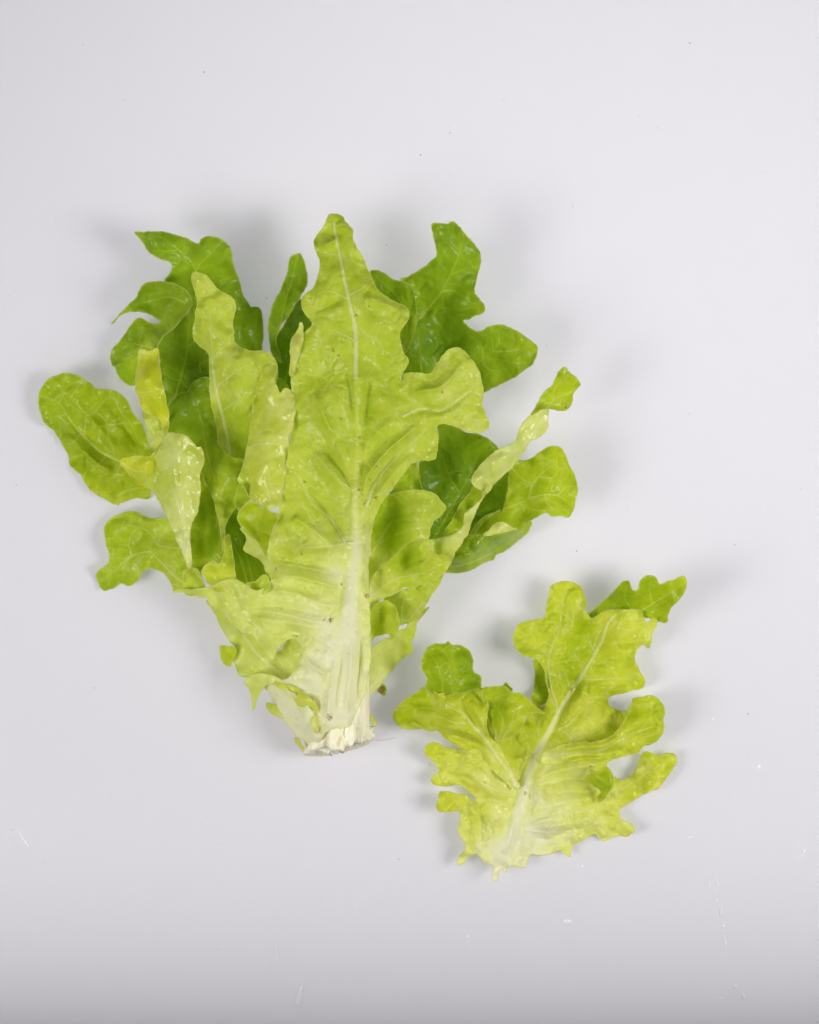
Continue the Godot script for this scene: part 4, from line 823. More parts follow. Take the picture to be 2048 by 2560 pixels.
func make_loose_leaf() -> void:
	var loose := thing("loose_lettuce_leaf", "small loose yellow-green lettuce leaf with frilly lobes and torn white stalk", "lettuce leaf")
	var part_60 := blade(loose, "blade", 60, [683, 868, 11.2, 660, 765, 12.8, 631, 732, 14.4, 599, 719, -1, 553, 700, 14.4, 521, 664, -1, 512, 627, 14.4, 517, 599, -1, 535, 562, 14.4, 572, 544, -1, 628, 531, 12.8, 674, 519, -1, 674, 480, 12.8, 687, 434, -1, 691, 388, 14.4, 710, 358, -1, 756, 344, 14.4, 811, 349, -1, 848, 370, 13.6, 865, 407, -1, 876, 453, 12, 872, 481, -1, 887, 513, 9.6, 910, 527, 9.6, 977, 488, 12.8, 1058, 481, 16, 1131, 484, -1, 1148, 490, 16, 1161, 521, -1, 1174, 546, 16, 1196, 530, -1, 1221, 530, 16, 1224, 562, -1, 1206, 599, 14.4, 1197, 645, -1, 1189, 677, 12.8, 1162, 660, -1, 1136, 675, 9.6, 1120, 703, -1, 1120, 740, 8, 1137, 777, -1, 1160, 814, 8, 1171, 852, -1, 1158, 881, 4, 1112, 890, -1, 1057, 909, 3, 1011, 918, -1, 992, 932, 3, 997, 964, -1, 1029, 987, 3.5, 1061, 996, -1, 1084, 992, 4, 1103, 968, -1, 1111, 936, 5, 1148, 926, -1, 1194, 915, 6, 1222, 944, -1, 1245, 970, 6, 1250, 1009, -1, 1239, 1030, 5.5, 1241, 1065, -1, 1227, 1102, 4.5, 1214, 1149, -1, 1168, 1163, 4, 1131, 1200, -1, 1075, 1214, 3.5, 1020, 1232, -1, 983, 1255, 4, 996, 1288, -1, 1020, 1320, 4, 1066, 1336, -1, 1112, 1306, 4, 1135, 1269, -1, 1153, 1213, 5, 1176, 1194, -1, 1203, 1201, 6, 1249, 1212, -1, 1285, 1202, 7, 1318, 1207, -1, 1334, 1235, 7, 1314, 1277, -1, 1278, 1324, 5, 1232, 1380, -1, 1196, 1390, 3, 1123, 1437, -1, 1040, 1484, 1.5, 984, 1484, -1, 1035, 1486, -1, 1053, 1530, 2, 1115, 1565, 2, 1095, 1614, -1, 1021, 1623, 1.5, 975, 1644, -1, 928, 1609, 1.6, 891, 1623, -1, 854, 1646, -1, 808, 1679, 1.6, 802, 1725, -1, 752, 1688, 1.6, 706, 1707, -1, 641, 1716, 1.6, 613, 1711, -1, 590, 1739, -1, 576, 1773, 1.6, 511, 1768, -1, 491, 1773, 2.4, 476, 1801, -1, 465, 1782, -1, 451, 1785, -1, 442, 1818, 1.6, 425, 1843, -1, 412, 1820, -1, 421, 1772, 1.6, 391, 1752, -1, 354, 1731, 3.2, 335, 1706, -1, 293, 1722, 4.8, 270, 1757, -1, 237, 1759, 8, 253, 1714, -1, 279, 1672, 8, 269, 1634, -1, 243, 1588, 9.6, 251, 1523, -1, 242, 1486, 9.6, 168, 1493, -1, 136, 1479, 9.6, 142, 1421, -1, 158, 1387, 10.4, 223, 1398, -1, 288, 1412, 9.6, 314, 1443, -1, 329, 1423, 8, 279, 1377, -1, 242, 1354, 7.2, 177, 1364, -1, 131, 1359, 7.2, 105, 1336, -1, 122, 1304, -1, 150, 1285, 7.2, 131, 1257, -1, 103, 1229, 8, 76, 1201, -1, 76, 1168, 9.6, 103, 1147, -1, 140, 1150, 9.6, 177, 1173, -1, 223, 1177, 9.6, 278, 1180, -1, 241, 1163, 10.4, 177, 1121, -1, 140, 1081, 12, 108, 1086, -1, 66, 1074, 11.2, 20, 1058, -1, -7, 1053, 9.6, -35, 1032, -1, -44, 1007, 9.6, -26, 983, -1, 11, 955, 11.2, 57, 923, -1, 94, 901, 9, 149, 905, 10, 241, 882, 10, 306, 888, 11, 371, 882, 10, 389, 960, -1, 463, 1061, 10.4, 519, 1111, 5.6, 575, 1047, 4.8, 612, 954, 5.6, 667, 967, 7.2, 693, 915, -1],
		[798, 927, 4, 761, 982, 4, 659, 1168, 4, 575, 1371, 4, 520, 1528, 4.8, 464, 1694, 4.8, 953, 648, 7.2, 1024, 527, 11.2, 835, 677, 4, 807, 789, 3.2, 702, 665, 11.2, 757, 462, 12, 1054, 740, 7.2, 935, 880, 5.6, 888, 1110, 7, 1028, 1111, 6, 1185, 1065, 5, 841, 1201, 8.8, 887, 1366, 9.6, 1075, 1390, 4, 1240, 1287, 5.5, 749, 1432, 8, 656, 1385, 9.6, 796, 1572, 6.4, 963, 1555, 5.6, 445, 1248, 8, 520, 1205, 3.2, 548, 1095, 2.4, 307, 1045, 7, 381, 1138, 6, 242, 979, 9, 57, 1000, 6, 260, 1274, 9.6, 389, 1385, 9.6, 389, 1571, 8, 288, 1568, 10.4, 612, 1621, 4, 381, 1693, 5.6, 149, 1420, 11.2, 1177, 571, 16, 627, 645, 13.6], [519, 629, 0.42, 630, 629, 0.42, 759, 417, 0.4, 851, 463, 0.38, 750, 648, 0.46, 851, 694, 0.6, 870, 583, 0.62, 805, 796, 0.62, 1027, 574, 0.32, 1193, 574, 0.32, 1073, 666, 0.36, 1147, 833, 0.42, 934, 796, 0.4, 1027, 869, 0.4, 888, 980, 0.32, 1054, 1036, 0.34, 1230, 980, 0.46, 1211, 1091, 0.42, 888, 1156, 0.27, 1054, 1165, 0.25, 796, 1294, 0.23, 888, 1433, 0.28, 1073, 1386, 0.34, 1257, 1257, 0.4, 1313, 1220, 0.38, 1193, 1349, 0.32, 750, 1479, 0.15, 703, 1589, 0.01, 934, 1553, 0.2, 1073, 1562, 0.26, 796, 1663, 0.18, 593, 1728, 0.06, 630, 1617, 0, 519, 1663, 0, 445, 1793, 0, 390, 1645, 0.06, 288, 1617, 0.2, 242, 1746, 0.14, 611, 1433, 0.06, 445, 1525, 0.17, 186, 1442, 0.34, 316, 1506, 0.32, 408, 1433, 0.29, 390, 1331, 0.21, 196, 1331, 0.32, 103, 1183, 0.41, 260, 1229, 0.28, 390, 1211, 0.24, 519, 1202, 0.39, 574, 1109, 0.45, 537, 1063, 0.5, 288, 980, 0.4, 353, 906, 0.46, 150, 999, 0.44, -35, 1008, 0.48, 57, 1045, 0.46, 223, 1091, 0.35, 463, 1340, 0.21, 703, 1248, 0.18, 685, 980, 0.45], [[70, 58, 431, 1793, 482, 1663, 528, 1543, 560, 1433], [58, 34, 560, 1433, 588, 1322, 630, 1220, 676, 1137], [34, 16, 676, 1137, 759, 980, 842, 842, 906, 740], [16, 7, 906, 740, 953, 648, 980, 565, 1003, 528, 1054, 493, 1110, 486], [30, 8, 537, 1368, 500, 1303, 445, 1229, 380, 1137, 306, 1045, 242, 966], [12, 5, 736, 1008, 731, 953, 703, 869, 690, 759, 708, 666, 740, 597, 754, 519, 754, 399], [5, 3, 805, 583, 810, 509, 800, 436], [5, 3, 851, 833, 934, 833, 1008, 831, 1063, 835, 1147, 823], [6, 3, 731, 1082, 768, 1073, 814, 1036, 860, 980, 865, 953], [6, 3, 796, 869, 786, 833, 768, 809, 740, 851, 722, 869], [4, 2, 768, 809, 763, 777], [5, 3, 870, 749, 837, 731, 819, 694], [5, 3, 925, 703, 902, 657, 888, 602], [5, 3, 690, 1109, 759, 1091, 888, 1174, 1027, 1146, 1073, 1073, 1165, 1082], [8, 4, 666, 1211, 796, 1202, 934, 1183], [16, 5, 574, 1562, 703, 1520, 851, 1488, 934, 1451, 1008, 1409], [8, 4, 1008, 1407, 1100, 1359, 1211, 1285, 1313, 1220], [7, 4, 593, 1368, 703, 1340, 842, 1340, 980, 1368], [8, 4, 574, 1589, 703, 1599, 842, 1589, 980, 1534], [6, 3, 510, 1405, 426, 1377, 334, 1313, 242, 1257], [6, 3, 491, 1460, 390, 1433, 306, 1469, 260, 1553], [5, 3, 630, 1248, 648, 1156, 639, 1063, 653, 1017], [4, 2, 306, 1045, 242, 1045, 150, 1017, 20, 1008], [4, 2, 708, 666, 666, 648, 620, 676, 556, 648], [4, 2, 380, 1137, 426, 1109, 463, 1073]], {"puff": 1, "crumple": 1.1, "frill": 1.5, "swell": 1.3, "rib_up": 1, "rib_pale": 0.85, "net": 135, "yellow": 0.5, "folds": [[36, -3, 556, 1368, 630, 1202, 703, 1091, 786, 925, 833, 796], [25, 2.6, 519, 1276, 445, 1165, 362, 1063, 279, 962], [35, -2.6, 537, 1239, 519, 1165, 519, 1091, 574, 1017], [24, 0.7, 703, 1202, 814, 1146, 934, 1109, 1036, 1073], [25, -1.5, 685, 1257, 796, 1211, 925, 1183, 1036, 1165], [29, 1.4, 657, 1303, 777, 1276, 888, 1257, 980, 1239], [23, -1.1, 639, 1349, 759, 1331, 870, 1331, 943, 1359], [26, 0.8, 611, 1414, 731, 1396, 842, 1386, 934, 1405], [21, -0.8, 602, 1479, 722, 1460, 851, 1423, 943, 1414], [37, 1.3, 593, 1534, 703, 1562, 814, 1543, 934, 1506], [32, -1.3, 574, 1617, 685, 1636, 777, 1599, 888, 1571], [22, 0.8, 833, 869, 925, 869, 1027, 888, 1100, 860], [32, -1.2, 888, 777, 980, 749, 1073, 759, 1137, 722], [35, 1.4, 943, 685, 1027, 648, 1110, 648, 1165, 611], [23, -1.2, 694, 906, 685, 796, 703, 676, 740, 583, 777, 463], [27, 1, 482, 1423, 390, 1377, 297, 1303, 205, 1276], [20, -1, 482, 1377, 399, 1303, 306, 1239, 205, 1211], [19, 1.4, 463, 1571, 399, 1525, 343, 1479, 316, 1442], [27, -1, 390, 1719, 362, 1617, 362, 1525, 390, 1460], [17, 1.5, 334, 1682, 325, 1608, 316, 1534, 288, 1479], [31, -1.4, 297, 1073, 205, 1045, 113, 1026, 11, 1017], [32, 1, 390, 1109, 353, 1017, 316, 943], [23, 1, 519, 1506, 500, 1617, 463, 1709], [21, -0.5, 611, 1516, 583, 1599, 556, 1700], [22, 1.1, 759, 500, 796, 417, 823, 371]], "stains": [577, 1402, 9, 546, 1345, 6, 897, 1262, 7, 376, 1342, 6]})
	var part_61 := blade(part_60, "folded_lobe", 61, [57, 762, 20, 66, 707, -1, 93, 665, 22, 130, 649, -1, 175, 650, 24, 189, 636, -1, 207, 653, 24, 258, 661, -1, 299, 691, 24, 314, 742, -1, 320, 790, 23, 351, 806, -1, 353, 844, 24, 345, 866, -1, 285, 884, 22, 194, 908, 21, 158, 918, -1, 103, 900, 18, 77, 868, -1, 89, 827, 19],
		[148, 788, 22, 239, 750, 26, 277, 845, 19], [66, 734, 0.66, 176, 688, 0.68, 258, 734, 0.78, 166, 843, 0.76, 313, 825, 0.85, 240, 788, 0.72], [[6, 4, 165, 907, 159, 825, 148, 770], [4, 2, 148, 770, 176, 743, 240, 734], [4, 2, 148, 770, 121, 724, 93, 688]], {"puff": 0.8, "crumple": 0.7, "yellow": 0.6})
	part_61.set_meta("label", "darker lobe folded back")
	blade(part_60, "folded_lobe", 62, [362, 869, 26, 412, 859, -1, 472, 856, 26, 504, 881, -1, 549, 891, 27, 595, 930, -1, 641, 973, 26, 667, 997, 23, 624, 989, -1, 587, 994, 22, 571, 1018, -1, 551, 1066, 20, 506, 1107, -1, 461, 1131, 16, 428, 1132, -1, 421, 1083, 20, 386, 1008, -1, 367, 952, 24],
		[493, 985, 30, 422, 934, 24], [386, 898, 0.62, 441, 971, 0.68, 514, 971, 0.5, 642, 989, 0.42, 496, 1081, 0.46], [[4, 2, 441, 1126, 459, 1026, 422, 953, 372, 907], [4, 2, 459, 1126, 496, 1053, 514, 971]], {"puff": 0.5, "crumple": 0.3, "yellow": 0.6})
	blade(part_60, "lobe_tip", 63, [459, 871, 22, 464, 850, -1, 472, 837, 24, 488, 853, -1, 508, 882, 24, 477, 897, -1, 459, 898, -1],
		[], [477, 865, 0.85], [], {"yellow": 0.3, "crumple": 0.2})
	var part_64 := blade(part_60, "folded_tip", 64, [891, 525, 10, 930, 471, 14, 974, 424, -1, 1017, 381, 22, 1048, 344, -1, 1077, 337, 26, 1086, 362, -1, 1100, 383, 25, 1123, 383, -1, 1131, 348, 26, 1151, 321, -1, 1187, 310, 28, 1214, 325, -1, 1232, 353, 28, 1268, 343, -1, 1304, 331, 29, 1336, 313, -1, 1357, 321, 28, 1359, 357, -1, 1343, 403, 26, 1317, 440, -1, 1287, 473, 22, 1275, 505, -1, 1270, 545, 18, 1231, 538, -1, 1186, 525, 17, 1154, 518, -1, 1140, 487, 16, 1059, 482, 14, 978, 488, 12],
		[1021, 442, 16, 1184, 414, 19, 1146, 377, 21, 1248, 460, 19], [926, 496, 0.7, 1035, 413, 0.78, 1063, 459, 0.82, 1172, 358, 0.78, 1227, 422, 0.6, 1337, 349, 0.58, 1246, 514, 0.6, 1145, 422, 0.7], [[6, 3, 1154, 485, 1209, 450, 1273, 404, 1337, 354], [4, 2, 1099, 482, 1063, 422, 1072, 358], [3, 2, 1200, 450, 1182, 377, 1191, 331]], {"puff": 0.8, "crumple": 0.7, "yellow": 0.7})
	part_64.set_meta("label", "darker bent-over leaf tip")
	blade(part_60, "fold", 65, [871, 1321, 14, 893, 1296, -1, 937, 1272, 18, 974, 1258, -1, 996, 1280, 19, 1008, 1313, -1, 1000, 1359, 18, 975, 1408, -1, 940, 1447, 14, 928, 1417, -1, 944, 1380, 15, 903, 1348, -1],
		[962, 1328, 22], [966, 1324, 0.66, 938, 1416, 0.6, 892, 1315, 0.52], [], {"puff": 0.3, "crumple": 0.3, "yellow": 0.6})
	blade(part_60, "back_lobe", 66, [625, 731, 8, 676, 795, -1, 703, 878, 8, 690, 939, -1, 658, 967, 6, 612, 945, 4, 620, 889, -1, 628, 815, 6],
		[], [658, 879, 0.55], [], {"crumple": 0.4, "yellow": 0.3, "stains": [623, 875, 7]})
	var part_67 := blade(part_60, "raised_lobe", 67, [-83, 1007, 9, -63, 967, -1, -17, 927, 13, 39, 889, -1, 80, 864, 17, 148, 896, 19, 240, 872, 21, 304, 867, -1, 351, 873, 21, 379, 908, -1, 387, 973, 20, 379, 1037, -1, 387, 1093, 18, 415, 1131, -1, 438, 1150, 15, 471, 1207, -1, 508, 1281, 12, 532, 1357, 10, 518, 1384, -1, 481, 1347, 10, 435, 1301, -1, 389, 1259, 11, 352, 1217, -1, 287, 1185, 12, 241, 1163, -1, 177, 1123, 12, 140, 1082, -1, 108, 1088, 12, 66, 1077, -1, 11, 1081, 9, -37, 1072, -1, -72, 1038, -1],
		[149, 1001, 18, 285, 1007, 24, 332, 1101, 20, 443, 1232, 16, 39, 985, 15], [-53, 1013, 0.52, 39, 958, 0.55, 177, 1004, 0.46, 287, 976, 0.4, 351, 921, 0.46, 241, 1087, 0.36, 360, 1059, 0.36, 443, 1234, 0.26, 508, 1335, 0.18, 149, 1068, 0.38], [[26, 8, 528, 1363, 498, 1298, 443, 1225, 379, 1133, 305, 1041, 241, 963], [5, 3, 305, 1041, 241, 1041, 149, 1013, 20, 1004], [4, 2, 370, 1124, 360, 1032, 333, 958], [4, 2, 259, 986, 195, 958, 149, 921]], {"rib_pale": 0.8, "folds": [[24, 1.6, 425, 1197, 314, 1105, 223, 1068, 103, 1041], [22, -1.6, 370, 1160, 278, 1124, 186, 1096], [22, 1.6, 388, 1105, 342, 1013, 305, 921], [20, -1.4, 351, 1087, 287, 995, 259, 912], [22, -1.4, 223, 1013, 112, 976, 11, 967]], "puff": 1.1, "crumple": 0.7, "frill": 1.4, "yellow": 0.6})
	part_67.set_meta("label", "side lobe raised over the rest of the blade")
	var part_68 := blade(part_60, "raised_lobe", 68, [668, 1201, 9, 739, 1162, -1, 830, 1143, 13, 930, 1133, -1, 1013, 1095, 15, 1058, 1039, -1, 1098, 958, 17, 1107, 925, -1, 1144, 916, 18, 1187, 906, -1, 1223, 917, 18, 1251, 951, -1, 1265, 1002, 17, 1253, 1023, -1, 1258, 1069, 15, 1243, 1116, -1, 1206, 1144, 14, 1163, 1158, -1, 1126, 1195, 13, 1069, 1209, -1, 1014, 1227, 13, 959, 1245, -1, 886, 1236, 11, 795, 1246, -1, 703, 1256, 9, 657, 1247, -1],
		[928, 1176, 18, 1155, 1027, 21, 793, 1198, 13, 1065, 1129, 19], [682, 1215, 0.22, 793, 1197, 0.3, 930, 1179, 0.34, 1050, 1142, 0.36, 1160, 1013, 0.5, 1234, 976, 0.54, 1215, 1087, 0.46, 1105, 1087, 0.42], [[14, 5, 668, 1220, 793, 1197, 930, 1183, 1050, 1123, 1133, 1087, 1188, 1013], [4, 2, 1050, 1123, 1096, 1133, 1160, 1123], [4, 2, 1133, 1087, 1206, 1068], [4, 2, 912, 1183, 976, 1197, 1050, 1188]], {"rib_pale": 0.6, "folds": [[20, 1.5, 701, 1197, 829, 1169, 958, 1151, 1041, 1096], [20, -1.4, 719, 1225, 848, 1206, 976, 1197, 1087, 1160], [18, 1.4, 756, 1243, 866, 1225, 995, 1215], [20, -1.5, 1068, 1105, 1160, 1077, 1234, 1050]], "puff": 1.2, "crumple": 0.7, "frill": 1.4, "yellow": 0.6})
	part_68.set_meta("label", "wet crinkled side lobe lying over the blade")


# ---------- the cut stem ----------
func stem(head: Node3D) -> void:
	var v := PackedVector3Array()
	var nn := PackedVector3Array()
	var cc := PackedColorArray()
	var index := PackedInt32Array()
	# x, z (tenths of mm), half width, half height, middle height (mm)
	var rings := [[-350, 1166, 15.6, 14.5, 16.0], [-347, 1150, 16.0, 15.0, 16.5], [-342, 1120, 14.8, 14.5, 16.8], [-338, 1070, 13.6, 14.8, 18.0], [-330, 1000, 13.0, 14.0, 19.5], [-325, 900, 12.5, 12.5, 21.0], [-320, 780, 12.0, 10.0, 23.0]]
	var around := 96
	for r in rings.size():
		var q: Array = rings[r]
		for k in around:
			var a := k * TAU / around
			var bump := noise_soft.get_noise_2d(cos(a) * 2.2 + 7.0, sin(a) * 2.2 + q[1] * 0.0015) * 0.2 + noise_soft.get_noise_2d(cos(a) * 6.0, sin(a) * 6.0 + q[1] * 0.004) * 0.10
			if r <= 1:
				bump += noise_fine.get_noise_2d(k * 0.21, 3.0) * 0.14
			var h: float = q[4] + sin(a) * q[3] * (1.0 + bump)
			var x: float = q[0] * 0.1 + cos(a) * q[2] * (1.0 + bump)
			var z: float = q[1] * 0.1 - (h - 17.0) * 0.22 - cos(a) * 3.2 * (1.0 if r < 3 else 0.4)
			v.append(Vector3(x, maxf(h, 0.3), z) * 0.001)
			var t := 0.02 + 0.05 * noise_fine.get_noise_2d(a * 3.0, q[1] * 0.01)
			var col := ramp(maxf(t, 0.0)).lerp(Color(0.95, 0.88, 0.66), 0.5).lerp(Color(0.75, 0.52, 0.30), clampf(noise_fine.get_noise_2d(k * 0.5, q[1] * 0.03) * 1.2, 0.0, 0.35))
			cc.append(Color(pow(col.r, 0.4545), pow(col.g, 0.4545), pow(col.b, 0.4545)))
	for r in rings.size() - 1:
		for k in around:
			var a := r * around + k
			var b := r * around + (k + 1) % around
			index.append_array([a, a + around, b, b, a + around, b + around])
	nn = normals_of(v, index)
	var body := put(head, "stem", array_mesh(v, nn, cc, index), stem_material)
	# the cut end, a slightly hollow disc with a ring of vessels
	var fv := PackedVector3Array()
	var fc := PackedColorArray()
	var fi := PackedInt32Array()
	var middle := Vector3.ZERO
	for k in around:
		middle += v[k] / around
	for ring in 9:
		var f := 1.0 - ring / 8.0
		for k in around:
			var p := middle.lerp(v[k], f)
			p.z += (0.0009 if ring > 0 else 0.0001) * (0.4 + 0.6 * f) + noise_fine.get_noise_2d(k * 0.3, ring * 2.0) * 0.0003 * (1.0 if ring > 0 else 0.0)
			fv.append(p)
			var c := Color(0.86, 0.82, 0.62).lerp(Color(0.74, 0.66, 0.40), 0.8 * exp(-pow((f - 0.72) / 0.09, 2.0)) + 0.25 * maxf(0.0, noise_fine.get_noise_2d(k * 0.4, ring * 1.3)))
			fc.append(Color(pow(c.r, 0.4545), pow(c.g, 0.4545), pow(c.b, 0.4545)))
	for ring in 8:
		for k in around:
			var a := ring * around + k
			var b := ring * around + (k + 1) % around
			fi.append_array([a, b, a + around, b, b + around, a + around])
	put(body, "cut_face", array_mesh(fv, normals_of(fv, fi), fc, fi), stem_material)
	# torn bases of the leaves that were pulled off, standing round the stump
	# x, z of the foot, x, z of the tip (tenths of mm), height of foot and tip (mm), half width (mm), thickness (mm), colour step
	var bases := [[-440, 1185, -470, 1000, 16, 24, 3.6, 2.2, 0.02], [-410, 1180, -400, 980, 25, 30, 4.2, 2.6, 0.0], [-360, 1165, -345, 1010, 31, 35, 4.6, 2.8, 0.03], [-305, 1150, -300, 1020, 30, 34, 4.0, 2.6, 0.0], [-255, 1135, -268, 960, 25, 28, 4.4, 2.4, 0.04], [-222, 1120, -245, 900, 15, 20, 4.0, 2.2, 0.06], [-468, 1190, -520, 1090, 9, 13, 3.0, 1.8, 0.08], [-200, 1118, -190, 1065, 9, 11, 2.4, 1.5, 0.10]]
	for q in bases:
		put(head, "torn_base", petiole(Vector3(q[0] * 0.1, q[4], q[1] * 0.1), Vector3(q[2] * 0.1, q[5], q[3] * 0.1), q[6], q[7], q[8], q[0] * 0.7 + q[1]), stem_material)


func petiole(foot: Vector3, tip: Vector3, wide: float, thick: float, tone: float, seed_is: float) -> ArrayMesh:
	var v := PackedVector3Array()
	var cc := PackedColorArray()
	var index := PackedInt32Array()
	var dir := (tip - foot).normalized()
	var side := dir.cross(Vector3.UP).normalized()
	var up := side.cross(dir)
	var around := 28
	var rings := 22
	for r in rings:
		var t := r / (rings - 1.0)
		for k in around:
			var a := k * TAU / around
			var ragged := (noise_fine.get_noise_2d(k * 0.5 + seed_is, 2.0) * 4.5 if r == 0 else 0.0) + noise_soft.get_noise_2d(k * 0.3, seed_is) * 0.5 * (1.0 - t)
			var grow := (1.0 - 0.35 * t) * (0.80 + 0.2 * smoothstep(0.0, 0.12, t))
			var bump := 1.0 + 0.16 * noise_soft.get_noise_2d(cos(a) * 3.0 + seed_is, t * 2.0) + 0.10 * cos(a * 7.0 + seed_is) * absf(sin(a))
			var p := foot.lerp(tip, t) + dir * ragged + side * cos(a) * wide * grow * bump + up * sin(a) * thick * grow * bump
			p += side * noise_soft.get_noise_2d(t * 1.2, seed_is) * 1.5
			p.y = maxf(p.y, 0.3)
			v.append(p * 0.001)
			var spot := noise_fine.get_noise_2d(a * 0.7 + seed_is, t * 1.8)
			var col := ramp(maxf(tone + 0.05 * spot + 0.05 * t, 0.0)).lerp(Color(0.95, 0.88, 0.66), 0.5).lerp(Color(0.66, 0.40, 0.20), clampf((spot - 0.22) * 2.2, 0.0, 0.5) + (0.25 if r < 2 else 0.0) * clampf(0.5 + spot, 0.0, 1.0))
			cc.append(Color(pow(col.r, 0.4545), pow(col.g, 0.4545), pow(col.b, 0.4545)))
	for r in rings - 1:
		for k in around:
			var a := r * around + k
			var b := r * around + (k + 1) % around
			index.append_array([a, a + around, b, b, a + around, b + around])
	var last := v.size()
	v.append(foot * 0.001)
	cc.append(Color(0.95, 0.89, 0.70))
	for k in around:
		index.append_array([last, k, (k + 1) % around])
	return array_mesh(v, normals_of(v, index), cc, index)


func normals_of(v: PackedVector3Array, index: PackedInt32Array) -> PackedVector3Array:
	var n := PackedVector3Array()
	n.resize(v.size())
	for i in range(0, index.size(), 3):
		var f := (v[index[i + 2]] - v[index[i]]).cross(v[index[i + 1]] - v[index[i]])
		for k in 3:
			n[index[i + k]] += f
	for i in n.size():
		n[i] = n[i].normalized()
	return n


# ---------- water and crumbs on the table ----------
func table_frame(x: float, z: float) -> Transform3D:
	# where the surface of the table lies under x, z (metres) and how it is turned there
	var start := 0.135
	var radius := 0.158
	if z <= start:
		return Transform3D(Basis(), Vector3(x, 0, z))
	var a := asin(minf((z - start) / radius, 0.99))
	return Transform3D(Basis(Vector3.RIGHT, a), Vector3(x, radius * (cos(a) - 1.0), z))


func drop_mesh(rx: float, rz: float, bend: float, tail: float, seed_is: float) -> ArrayMesh:
	# a low bead of water: half length rz, half width rx (mm), bent sideways and narrowed at one end
	var v := PackedVector3Array()
	var index := PackedInt32Array()
	var around := 36
	var high := minf(rx, rz) * 0.30
	v.append(Vector3(0, high, 0))
	for ring in range(1, 9):
		var f := ring / 8.0
		for k in around:
			var a := k * TAU / around
			var wob := 1.0 + 0.16 * noise_soft.get_noise_2d(cos(a) * 1.3 + seed_is, sin(a) * 1.3) + 0.05 * noise_soft.get_noise_2d(cos(a) * 4.0, sin(a) * 4.0 + seed_is)
			var z := sin(a) * rz * f * wob
			var x := cos(a) * rx * f * wob * (1.0 - tail * (0.5 - 0.5 * z / rz))
			x += bend * pow(z / rz, 2.0) * rx
			v.append(Vector3(x, high * (sqrt(maxf(1.0 - f * f * 0.985, 0.0)) - 0.12), z))
	for k in around:
		var k2 := (k + 1) % around
		index.append_array([0, 1 + k, 1 + k2])
		for ring in 7:
			var a := 1 + ring * around + k
			var b := 1 + ring * around + k2
			index.append_array([a, a + around, b, b, a + around, b + around])
	for i in v.size():
		v[i] = Vector3(v[i].x, v[i].y + 0.05, v[i].z) * 0.001
	return array_mesh(v, normals_of(v, index), PackedColorArray(), index)


func drop(called: String, label: String, x: float, z: float, rx: float, rz: float, turn := 0.0, bend := 0.0, tail := 0.0) -> void:
	var o := put(self, called, drop_mesh(rx, rz, bend, tail, x * 0.37 + z), whitened_water_material)
	o.transform = table_frame(x * 0.001, z * 0.001) * Transform3D(Basis(Vector3.UP, deg_to_rad(turn)), Vector3.ZERO)
	o.set_meta("label", label)
	o.set_meta("category", "water drop" if called == "water_drop" else "water trail")
	o.set_meta("group", "drops of water on the table" if called == "water_drop" else "trails of water on the table")


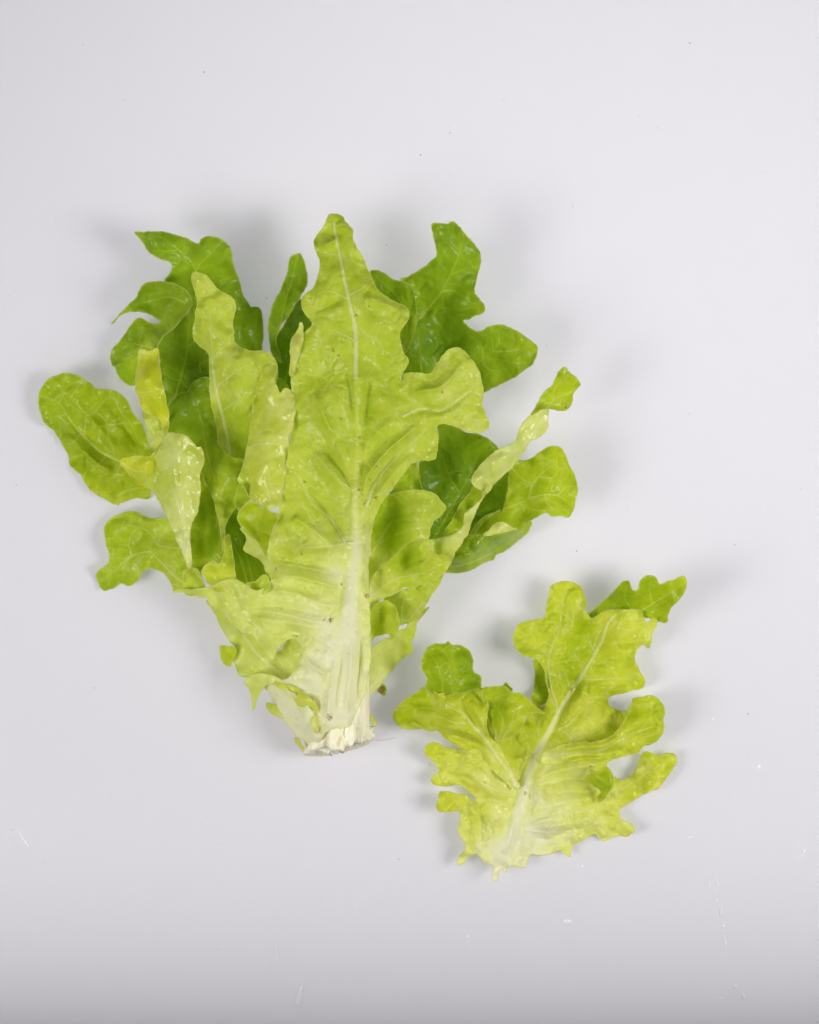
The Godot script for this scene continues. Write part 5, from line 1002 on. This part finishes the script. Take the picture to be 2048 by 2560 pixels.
func make_water() -> void:
	drop("water_drop", "round whitened water drop in front of the stalk of the loose leaf", 79.9, 207.6, 2.0, 1.9)
	drop("water_drop", "small round water drop alone at the side of the loose leaf", 174.0, 127.3, 1.5, 1.4)
	drop("water_drop", "teardrop-shaped water drop at the head of the long broken trail", 157.2, 201.5, 1.3, 3.0, 4, 0.0, 0.7)
	drop("water_drop", "tiny water drop between the teardrop and the long thin trail", 158.7, 209.6, 1.0, 1.3, 30, 0.0, 0.3)
	drop("water_trail", "longest straight thin water trail below the teardrop", 159.9, 217.8, 0.9, 4.8, 8, 0.0, 0.2)
	drop("water_trail", "short slanting water trail above the teardrop", 154.6, 186.2, 0.6, 3.3, 20, 0.0, 0.3)
	drop("water_trail", "faint slanting water trail beside the one above the teardrop", 151.3, 188.3, 0.4, 3.3, 22, 0.0, 0.2)
	drop("water_drop", "curved water drop low down near the front edge", 167.0, 243.5, 1.0, 2.0, -20, 0.8, 0.2)
	drop("water_trail", "short water trail under the curved drop at the front edge", 172.0, 249.5, 1.0, 2.9, 14, 0.4, 0.2)
	drop("water_trail", "flat sideways water trail near the front edge", 159.3, 250.5, 0.5, 3.6, 72, 0.5, 0.2)
	drop("water_drop", "bent water drop nearest the side edge with a fleck beside it", 195.5, 173.2, 1.0, 2.2, -50, 0.6, 0.3)
	drop("water_drop", "smallest round fleck of water next to the bent drop", 197.4, 170.2, 0.8, 1.1, -20)
	drop("water_drop", "small oval water drop between the loose leaf and the slanting trails", 141.0, 163.0, 1.2, 0.9, 20)
	drop("water_drop", "small water drop in front of the loose leaf with a fine trail below", 29.3, 215.6, 1.1, 1.2)
	drop("water_trail", "fine short trail just below a small drop", 30.6, 221.5, 0.4, 1.6, 20)
	drop("water_trail", "broad long flat water trail running over the front edge", -57.0, 249.5, 2.3, 9.0, -9, 0.3, 0.5)
	drop("water_trail", "faint narrow water trail on the curve of the front edge", -67.8, 224.5, 0.8, 7.5, 5, -0.4, 0.5)
	drop("water_trail", "faint slanting trail by the bare side of the table", -194.0, 163.0, 0.5, 5.5, 28, 0.3, 0.3)
	drop("water_drop", "pale water drop beside the lower lobes of the loose leaf", 9.6, 126.6, 1.0, 0.9)
	drop("water_drop", "pair-like flat water drop by the loose leaf and its pale drop", 17.9, 120.9, 0.7, 1.4, 60)
	# crumbs
	var crumb := thing("leaf_crumb", "tiny brown torn leaf crumb beside the stem of the head", "crumb")
	crumb.position = Vector3(-0.0137, 0, 0.0887)
	blade(crumb, "flake", 90, [-20, -20, 2, 5, -28, -1, 22, -8, 3, 18, 18, 2, 4, 30, -1, -12, 18, 1, -24, 4, -1], [0, 0, 3], [0, 0, 0.3], [], {"yellow": 0.2, "puff": 0.3, "stains": [0, 0, 26]})
	var fibre := thing("plant_fibre", "hair-thin pinkish fibre lying beside the cut stem", "fibre")
	fibre.position = Vector3(-0.012, 0, 0.114)
	var tint := StandardMaterial3D.new()
	tint.resource_name = "fibre"
	tint.albedo_color = Color(0.62, 0.44, 0.38).linear_to_srgb()
	tint.roughness = 0.6
	put(fibre, "strand", thread_mesh(), tint)
	# dust and fine spray, far too many and small to be things
	scatter("dust_specks", 90, 3, 0.10, 0.26, Color(0.24, 0.22, 0.21), 0.7, "fine dark dust specks strewn over the table")
	scatter("water_specks", 170, 9, 0.16, 0.5, Color(0.93, 0.93, 0.93), 0.06, "fine spray of water specks around the leaves")


func thread_mesh() -> ArrayMesh:
	var v := PackedVector3Array()
	var index := PackedInt32Array()
	for i in 25:
		var t := i / 24.0
		var p := Vector3(-5.0 + 10.0 * t, 0.2, 0.8 * sin(t * 3.0) - 1.6 * t)
		for k in 5:
			v.append((p + Vector3(0, sin(k * TAU / 5), cos(k * TAU / 5)) * 0.13) * 0.001)
		if i > 0:
			for k in 5:
				var a := (i - 1) * 5 + k
				var b := (i - 1) * 5 + (k + 1) % 5
				index.append_array([a, a + 5, b, b, a + 5, b + 5])
	return array_mesh(v, normals_of(v, index), PackedColorArray(), index)


func scatter(called: String, count: int, seed_is: int, small: float, large: float, tint: Color, roughness: float, label: String) -> void:
	var m := StandardMaterial3D.new()
	m.resource_name = called
	m.albedo_color = tint.linear_to_srgb()
	m.roughness = roughness
	var rng := RandomNumberGenerator.new()
	rng.seed = seed_is
	var grain := drop_mesh(1.0, 1.0, 0.0, 0.3, seed_is)
	var mm := MultiMesh.new()
	mm.transform_format = MultiMesh.TRANSFORM_3D
	mm.mesh = grain
	mm.instance_count = count
	for i in count:
		var x := rng.randf_range(-0.205, 0.205)
		var z := rng.randf_range(-0.25, 0.25)
		if called == "water_specks":
			x = rng.randfn(0.05, 0.09)
			z = rng.randfn(0.08, 0.10)
		var s := rng.randf_range(small, large) * (0.6 if rng.randf() < 0.6 else 1.2)
		mm.set_instance_transform(i, table_frame(clampf(x, -0.22, 0.22), clampf(z, -0.26, 0.262)) * Transform3D(Basis(Vector3.UP, rng.randf() * TAU).scaled(Vector3(s, s, s * rng.randf_range(0.7, 1.8))), Vector3.ZERO))
	var o := MultiMeshInstance3D.new()
	o.name = called
	o.multimesh = mm
	o.material_override = m
	add_child(o, true)
	o.set_meta("kind", "stuff")
	o.set_meta("label", label)
	o.set_meta("category", "specks")
